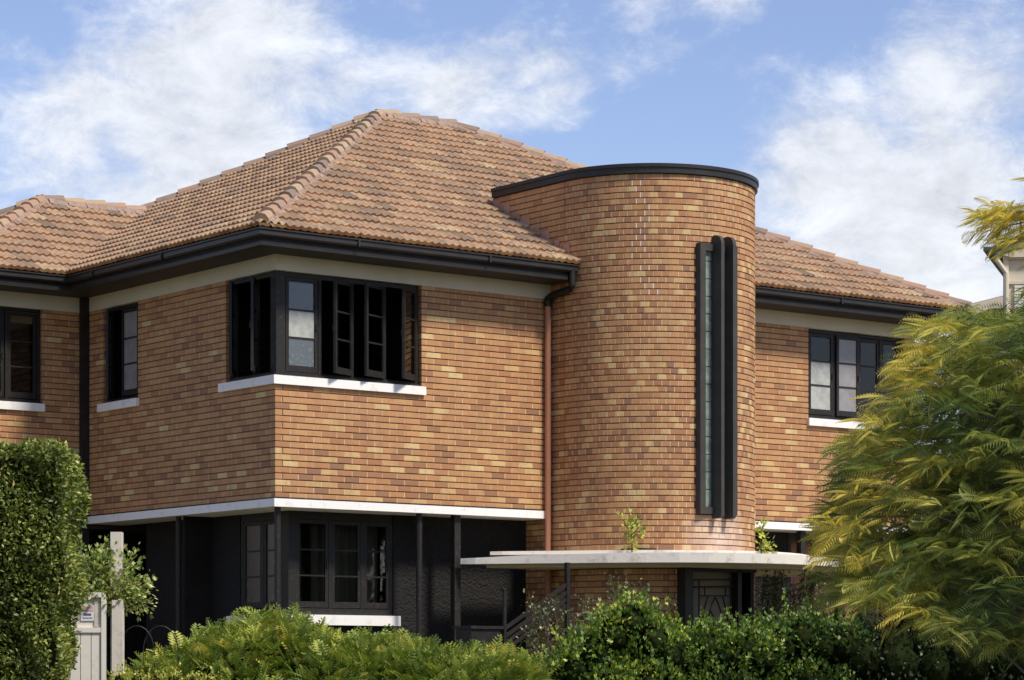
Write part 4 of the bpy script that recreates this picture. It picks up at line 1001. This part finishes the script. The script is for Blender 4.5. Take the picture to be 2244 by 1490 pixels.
# clipped box hedge at the left edge
def clipped_hedge():
    D = 24.0; mp_ = D/FPX; T = thing('clipped_hedge', tuple(at_depth(0, HZ, D)-Vector((0, 0, 1.05))), 'tall dense clipped hedge at the left edge of the photo', 'hedge')
    rg = np.random.default_rng(5); L0 = 640*mp_; top = (HZ-978)*mp_; bot = -1.05
    O = np.array(at_depth(134, HZ, D)); N_ = 56000
    # box with rounded upper corner: x along -RT from the right end, y depth, z height
    face = rg.choice(4, N_, p=[.52, .22, .16, .10]); a = rg.random(N_); b = rg.random(N_)
    x = np.where(face == 1, 0, -a*L0); y = np.where(face == 0, 0, b*1.1); y = np.where(face == 1, a*1.1, y)
    z = np.where(face == 2, top, bot+(top-bot)*b); y = np.where(face == 3, 1.1, y)
    n = np.zeros((N_, 3)); n[face == 0, 1] = -1; n[face == 1, 0] = 1; n[face == 2, 2] = 1; n[face == 3, 1] = 1
    # round the corners
    rc = .08
    for ax, lim, sg in ((0, 0, 1), ):
        ex = np.maximum(x-(-rc), 0); ez = np.maximum(z-(top-rc), 0); l = np.hypot(ex, ez); m_ = (l > rc) & (ex > 0) & (ez > 0)
        f_ = np.where(m_, rc/np.maximum(l, 1e-6), 1); x = np.where(m_, -rc+ex*f_, x); z = np.where(m_, top-rc+ez*f_, z)
    # bulges: the hedge face waves in and out
    bulge = .035*np.sin(x*5.1+z*3)+.03*np.sin(z*6.3+y*4)+.025*np.sin(x*11+z*8)+rg.normal(0, .022, N_)
    bx = .02*np.sin(z*4.2+.6)+.02*np.sin(z*9)+np.where(z < .75, -.13*np.clip((.75-z)/.3, 0, 1), 0)
    x = x+np.where(face == 1, bulge+bx, 0)+np.where(face != 1, (bx+.0)*np.exp(x*2.5), 0); y = y-np.where(face == 0, bulge, 0); z = z+np.where(face == 2, bulge, 0)
    pos = O+RTn*x[:, None]+FWn*y[:, None]+UPn*z[:, None]
    nd = RTn*n[:, :1]+FWn*n[:, 1:2]+UPn*n[:, 2:3]
    ld = nd*.7+rg.normal(0, .6, (N_, 3))+UPn*.25
    R = rot_from(ld, np.tile(UPn, (N_, 1))+nd*.8+rg.normal(0, .4, (N_, 3)), rg.normal(0, .7, N_))
    tone = np.clip(.42+.2*rg.normal(size=N_)+.9*bulge*2+.12*(face == 2), 0, .93); tone = np.where(rg.random(N_) < .012, 1, tone)
    scatter(*LEAF_T, pos, R, rg.uniform(.032, .062, N_), tone, 'foliage', LEAF['hedge'], T)
    q = MB(); P = Vector(O)+Vector(RTn)*(-.10)+Vector(FWn)*.09; q.obox(P+Vector((0, 0, bot)), Vector(RTn)*(-L0), Vector(FWn)*.9, (0, 0, top-bot-.1)); q.build('shade_core', M['core'], T)  # dark filler block, shade inside the hedge
clipped_hedge()

FERN = blade_leaf(7, L=.42, w=.13, droop=.28, hang=.1)
mound('ferny_shrub', 'large ferny shrub mounded below the left end of the white lower sill', 'shrub', [(345, 1450, 42), (400, 1428, 52), (455, 1402, 55), (520, 1392, 60), (575, 1360, 52), (625, 1366, 55), (675, 1392, 58), (560, 1430, 90)], 31.0, FERN, 'fern', 7020, .20, 'ferny shrubs across the front garden', tone_mu=.50, seed=1, upbias=.65, tiptone=.3, shoots=0)
mound('ferny_shrub', 'ferny shrub directly under the white ground floor sill', 'shrub', [(740, 1415, 55), (800, 1416, 50), (855, 1415, 45), (790, 1450, 80)], 30.6, FERN, 'fern', 4860, .20, 'ferny shrubs across the front garden', tone_mu=.42, seed=2, upbias=.65, tiptone=.3, shoots=0)
mound('ferny_shrub', 'rightmost ferny shrub, in front of the black wall left of the canopy', 'shrub', [(910, 1422, 50), (970, 1448, 55), (1030, 1442, 55), (1090, 1445, 48), (1135, 1458, 40), (1010, 1480, 80)], 30.4, FERN, 'fern', 5940, .20, 'ferny shrubs across the front garden', tone_mu=.44, seed=3, upbias=.65, tiptone=.3, shoots=0)
mound('low_lime_hedge', 'low clipped lime green hedge at the foot of the timber post', 'hedge', [(262, 1472, 18), (300, 1471, 18), (340, 1472, 18), (380, 1473, 18), (420, 1475, 18), (455, 1478, 16)], 25.5, LEAF_T, 'lime', 5000, .035, None, tone_mu=.5, seed=4, upbias=.5, tiptone=.3)
mound('lilly_pilly', 'bright green leafy bush in front of the tower foot left of the door', 'shrub', [(1215, 1438, 42), (1262, 1408, 46), (1305, 1368, 46), (1345, 1330, 44), (1386, 1306, 42), (1430, 1338, 46), (1470, 1368, 46), (1340, 1420, 85), (1420, 1410, 80)], 32.2, LEAF_F, 'lilly', 17000, .074, 'leafy bushes before the tower', tone_mu=.54, seed=5, upbias=.5)
mound('lilly_pilly', 'green leafy bush growing before the black framed entrance door', 'shrub', [(1510, 1380, 44), (1552, 1358, 42), (1595, 1374, 42), (1640, 1366, 40), (1672, 1384, 40), (1580, 1420, 85)], 32.4, LEAF_F, 'lilly', 12000, .072, 'leafy bushes before the tower', tone_mu=.46, seed=6, upbias=.5)
mound('lilly_pilly', 'darker leafy bush right of the entrance, below the climbing plant', 'shrub', [(1715, 1352, 44), (1752, 1332, 44), (1800, 1350, 46), (1842, 1344, 46), (1770, 1410, 90)], 32.8, LEAF_F, 'lilly', 9500, .07, 'leafy bushes before the tower', tone_mu=.30, seed=7, upbias=.5)
mound('dark_shrub', 'deep shaded shrub under the feathery tree, nearer the bushes', 'shrub', [(1880, 1345, 65), (1960, 1350, 70), (2040, 1360, 70), (1960, 1420, 100)], 33.0, LEAF_F, 'dark', 7000, .07, 'dark shrubs under the tree', tone_mu=.4, seed=8)
mound('dark_shrub', 'deep shaded shrub under the feathery tree at the right edge', 'shrub', [(2110, 1330, 80), (2200, 1300, 85), (2290, 1300, 90), (2180, 1410, 110)], 33.0, LEAF_F, 'dark', 8000, .07, 'dark shrubs under the tree', tone_mu=.4, seed=9)
# tall dark foliage standing behind the feathery tree
mound('background_shrub', 'dense dark evergreen standing behind the feathery tree', 'shrub', [(2010, 1120, 110), (2120, 960, 120), (2240, 860, 130), (2330, 800, 140), (2100, 1240, 130), (2230, 1180, 150)], 33.8, LEAF_F, 'dark', 17000, .085, None, tone_mu=.35, seed=10)

def twiggy(name, label, cat, stems, leafmat, nper, size, D, spread=.035, group=None, seed=0, leafT=LEAF_F, tone_mu=.5):
    """Open shrub: thin curved stems with leaves held along them. stems = list of pixel polylines."""
    rg = np.random.default_rng(seed+300); b0 = at_depth(stems[0][0][0], stems[0][0][1], D)
    T = thing(name, tuple(b0), label, cat, group); mb = MB(); P_, D_ = [], []
    for st in stems:
        dd = rg.uniform(-.12, .12); pts = [np.array(at_depth(u, v, D+dd+.03*i)) for i, (u, v) in enumerate(st)]
        mb.tube([tuple(p_) for p_ in pts], .011, 5, .004)
        seg = [np.linalg.norm(pts[i+1]-pts[i]) for i in range(len(pts)-1)]; tot = sum(seg)
        for _ in range(int(nper*tot)):
            s_ = rg.uniform(.12, 1)*tot; i = 0
            while i < len(seg)-1 and s_ > seg[i]: s_ -= seg[i]; i += 1
            q = pts[i]+(pts[i+1]-pts[i])*min(s_/max(seg[i], 1e-6), 1); off = rg.normal(0, spread, 3)
            P_.append(q+off); D_.append(off/np.linalg.norm(off)+(pts[i+1]-pts[i])/max(seg[i], 1e-6)*.5)
    mb.build('stem', M['twig'], T)
    P_, D_ = np.array(P_), np.array(D_); n_ = len(P_)
    tone = np.clip(tone_mu+.24*rg.normal(size=n_), 0, 1)
    scatter(leafT[0], leafT[1], P_, rot_from(D_+rg.normal(0, .3, (n_, 3)), np.tile(UPn, (n_, 1))+rg.normal(0, .5, (n_, 3)), rg.normal(0, .6, n_)), size*rg.uniform(.6, 1.3, n_), tone, 'foliage', LEAF[leafmat], T)
    return T
st = []
rg = np.random.default_rng(2)
for i in range(16):
    u0, v0 = 175+rg.uniform(-10, 40), 1330; tx, ty = rg.uniform(165, 262), rg.uniform(1178, 1265); st.append([(u0, v0), ((u0+tx)/2+rg.uniform(-12, 12), (v0+ty)/2), (tx, ty)])
for tx, ty in ((300, 1215), (318, 1275), (334, 1282), (326, 1330), (300, 1318), (285, 1290), (275, 1240), (268, 1300), (292, 1262), (312, 1312)):
    st.append([(232, 1325), ((232+tx)/2, (1300+ty)/2-4), (tx, ty)])
twiggy('variegated_shrub', 'variegated yellow green shrub spilling over the gate and timber post', 'shrub', st, 'variegated', 330, .062, 26.15, .05, seed=1, tone_mu=.52)
st = []
for i in range(26):
    u0 = rg.uniform(1180, 1330); tx = u0+rg.uniform(-50, 40); ty = rg.uniform(1300, 1385); st.append([(u0, 1470), ((u0+tx)/2+rg.uniform(-14, 14), (1470+ty)/2), (tx, ty)])
st += [[(1370, 1380), (1350, 1320), (1338, 1262)], [(1375, 1380), (1378, 1320), (1372, 1258)], [(1380, 1380), (1400, 1330), (1396, 1285)], [(1360, 1360), (1358, 1310), (1352, 1280)]]
twiggy('leggy_shrub', 'thin leggy dark leaved shrub with pale tips before the handrail', 'shrub', st, 'creeper', 95, .055, 33.6, .05, seed=2, tone_mu=.55)
st = []
for i in range(30):
    u0 = rg.uniform(1668, 1810); st.append([(u0+rg.uniform(-20, 20), 1380), (u0+rg.uniform(-10, 10), 1320), (u0, rg.uniform(1246, 1290))])
twiggy('climbing_plant', 'climbing plant covering the dark wall right of the entrance', 'climber', st, 'creeper', 130, .050, 38.4, .05, seed=3, tone_mu=.55)
twiggy('wall_seedling', 'small leafy seedling growing on the canopy in front of the tower', 'plant', [[(1385, 1209), (1384, 1175), (1380, 1125)], [(1384, 1172), (1398, 1158), (1406, 1145)], [(1384, 1168), (1370, 1150), (1362, 1128)], [(1384, 1160), (1395, 1140), (1400, 1135)], [(1384, 1180), (1372, 1172), (1366, 1168)], [(1384, 1176), (1400, 1168), (1408, 1166)]], 'lilly', 85, .085, 37.2, .03, 'seedlings on the canopy', seed=4, tone_mu=.85)
twiggy('wall_seedling', 'small yellow green seedling at the right edge of the tower above the canopy', 'plant', [[(1668, 1213), (1666, 1180), (1664, 1150)], [(1667, 1200), (1676, 1180), (1680, 1172)], [(1668, 1208), (1684, 1198), (1695, 1206)], [(1668, 1208), (1678, 1200), (1688, 1190)], [(1665, 1170), (1672, 1155), (1676, 1145)]], 'lilly', 110, .08, 37.6, .03, 'seedlings on the canopy', seed=5, tone_mu=.95)

# the feathery tree at the right
def feathery_tree():
    D0 = 28.2; rg = np.random.default_rng(77)
    base = at_depth(2330, HZ, D0)-Vector((0, 0, 1.05)); T = thing('feathery_tree', tuple(base), 'feathery yellow green tree with fern like leaves covering the right side of the house', 'tree')
    outline = [(2040, 690), (2080, 680), (2120, 665), (2170, 668), (2300, 650), (2500, 640), (2500, 1400), (2230, 1420), (2130, 1390), (2000, 1335), (1925, 1310), (1845, 1300), (1822, 1262), (1848, 1228), (1812, 1212), (1838, 1160), (1810, 1128), (1852, 1085), (1828, 1045), (1862, 995), (1848, 960), (1900, 930), (1935, 885), (1965, 850), (1940, 810), (1990, 775), (2015, 745), (2020, 710)]
    N_ = 1250; sp = []
    while len(sp) < N_:
        u, v = rg.uniform(1790, 2480), rg.uniform(640, 1410)
        if inside_poly(np.array([u]), np.array([v]), outline)[0]: sp.append((u, v))
    # branch that enters at the top right
    br = [(2238, 470), (2228, 452), (2210, 485), (2190, 470), (2200, 440), (2238, 488), (2222, 520), (2240, 535), (2160, 462), (2185, 490), (2205, 462), (2180, 470), (2215, 445), (2195, 500), (2228, 505), (2175, 455), (2240, 440), (2245, 500), (2165, 480), (2155, 470), (2212, 480), (2262, 470), (2290, 460), (2270, 500), (2225, 530)]
    br += [(rg.uniform(2165, 2250), rg.uniform(440, 510)) for _ in range(12)]+[(rg.uniform(2262, 2460), rg.uniform(330, 660)) for _ in range(110)]
    Fp, Fd, Fs, Ft = [], [], [], []; mb = MB()
    trunk_top = np.array(at_depth(2330, 900, D0)); 
    mb.tube([tuple(base), tuple(at_depth(2335, 1300, D0)), tuple(at_depth(2320, 1050, D0)), tuple(at_depth(2335, 800, D0)), tuple(at_depth(2360, 560, D0+.4)), tuple(at_depth(2330, 450, D0))], .16, 9, .05)
    mb.build('trunk', M['bark'], T)
    bb = MB()
    for idx, (u, v) in enumerate(sp+br):
        isbr = idx >= len(sp)
        D = D0+(rg.uniform(-1.7, 1.7) if not isbr else rg.uniform(-.2, .3)); P = np.array(at_depth(u, v, D))
        src = np.array(at_depth(2325, v+rg.uniform(40, 200) if not isbr else 520, D0+rg.uniform(-.3, .3)))
        dirn = P-src; dirn[2] *= .4; dirn /= np.linalg.norm(dirn)+1e-6
        if idx % 14 == 0 or (isbr and idx % 4 == 0):
            mid = (P+src)/2+np.array([0, 0, .12]); bb = MB(); bb.tube([tuple(src), tuple(mid), tuple(P)], .022, 5, .006); bb.build('branch', M['bark'], T)
        nf = rg.integers(6, 9)
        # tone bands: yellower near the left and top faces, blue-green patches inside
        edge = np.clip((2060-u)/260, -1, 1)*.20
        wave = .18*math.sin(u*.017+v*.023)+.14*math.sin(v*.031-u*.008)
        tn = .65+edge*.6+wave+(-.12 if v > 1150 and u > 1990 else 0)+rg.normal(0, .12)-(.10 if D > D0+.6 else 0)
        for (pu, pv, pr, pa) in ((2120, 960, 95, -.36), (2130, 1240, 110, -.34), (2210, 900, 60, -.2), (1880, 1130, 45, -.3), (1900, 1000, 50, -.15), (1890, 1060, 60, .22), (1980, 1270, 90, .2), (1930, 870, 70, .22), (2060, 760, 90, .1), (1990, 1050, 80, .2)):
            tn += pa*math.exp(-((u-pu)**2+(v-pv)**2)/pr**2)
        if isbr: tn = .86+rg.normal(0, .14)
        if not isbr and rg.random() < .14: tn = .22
        axl = rg.uniform(.30, .50)*(.8 if isbr else 1); a_ = dirn+np.array([0, 0, rg.normal(-.10, .18)])+rg.normal(0, .48, 3); a_ /= np.linalg.norm(a_)
        for k in range(nf):
            t_ = k/(nf-1); az = (1 if k % 2 else -1)*(1.15-.75*t_)+rg.normal(0, .12); c, s_ = math.cos(az), math.sin(az)
            d = np.array([a_[0]*c-a_[1]*s_, a_[0]*s_+a_[1]*c, a_[2]*.5+rg.normal(-.05, .16)])
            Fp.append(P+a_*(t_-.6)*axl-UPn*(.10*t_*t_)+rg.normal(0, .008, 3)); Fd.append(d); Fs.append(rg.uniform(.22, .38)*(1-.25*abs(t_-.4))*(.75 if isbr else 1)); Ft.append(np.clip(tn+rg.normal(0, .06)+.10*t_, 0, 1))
    Fp, Fd, Fs, Ft = map(np.array, (Fp, Fd, Fs, Ft)); n_ = len(Fp)
    V, F = blade_leaf(11, L=.33, w=.030, droop=.38, hang=.34)
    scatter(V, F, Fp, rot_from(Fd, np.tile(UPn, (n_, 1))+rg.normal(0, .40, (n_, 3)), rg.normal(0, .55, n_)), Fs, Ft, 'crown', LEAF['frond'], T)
feathery_tree()
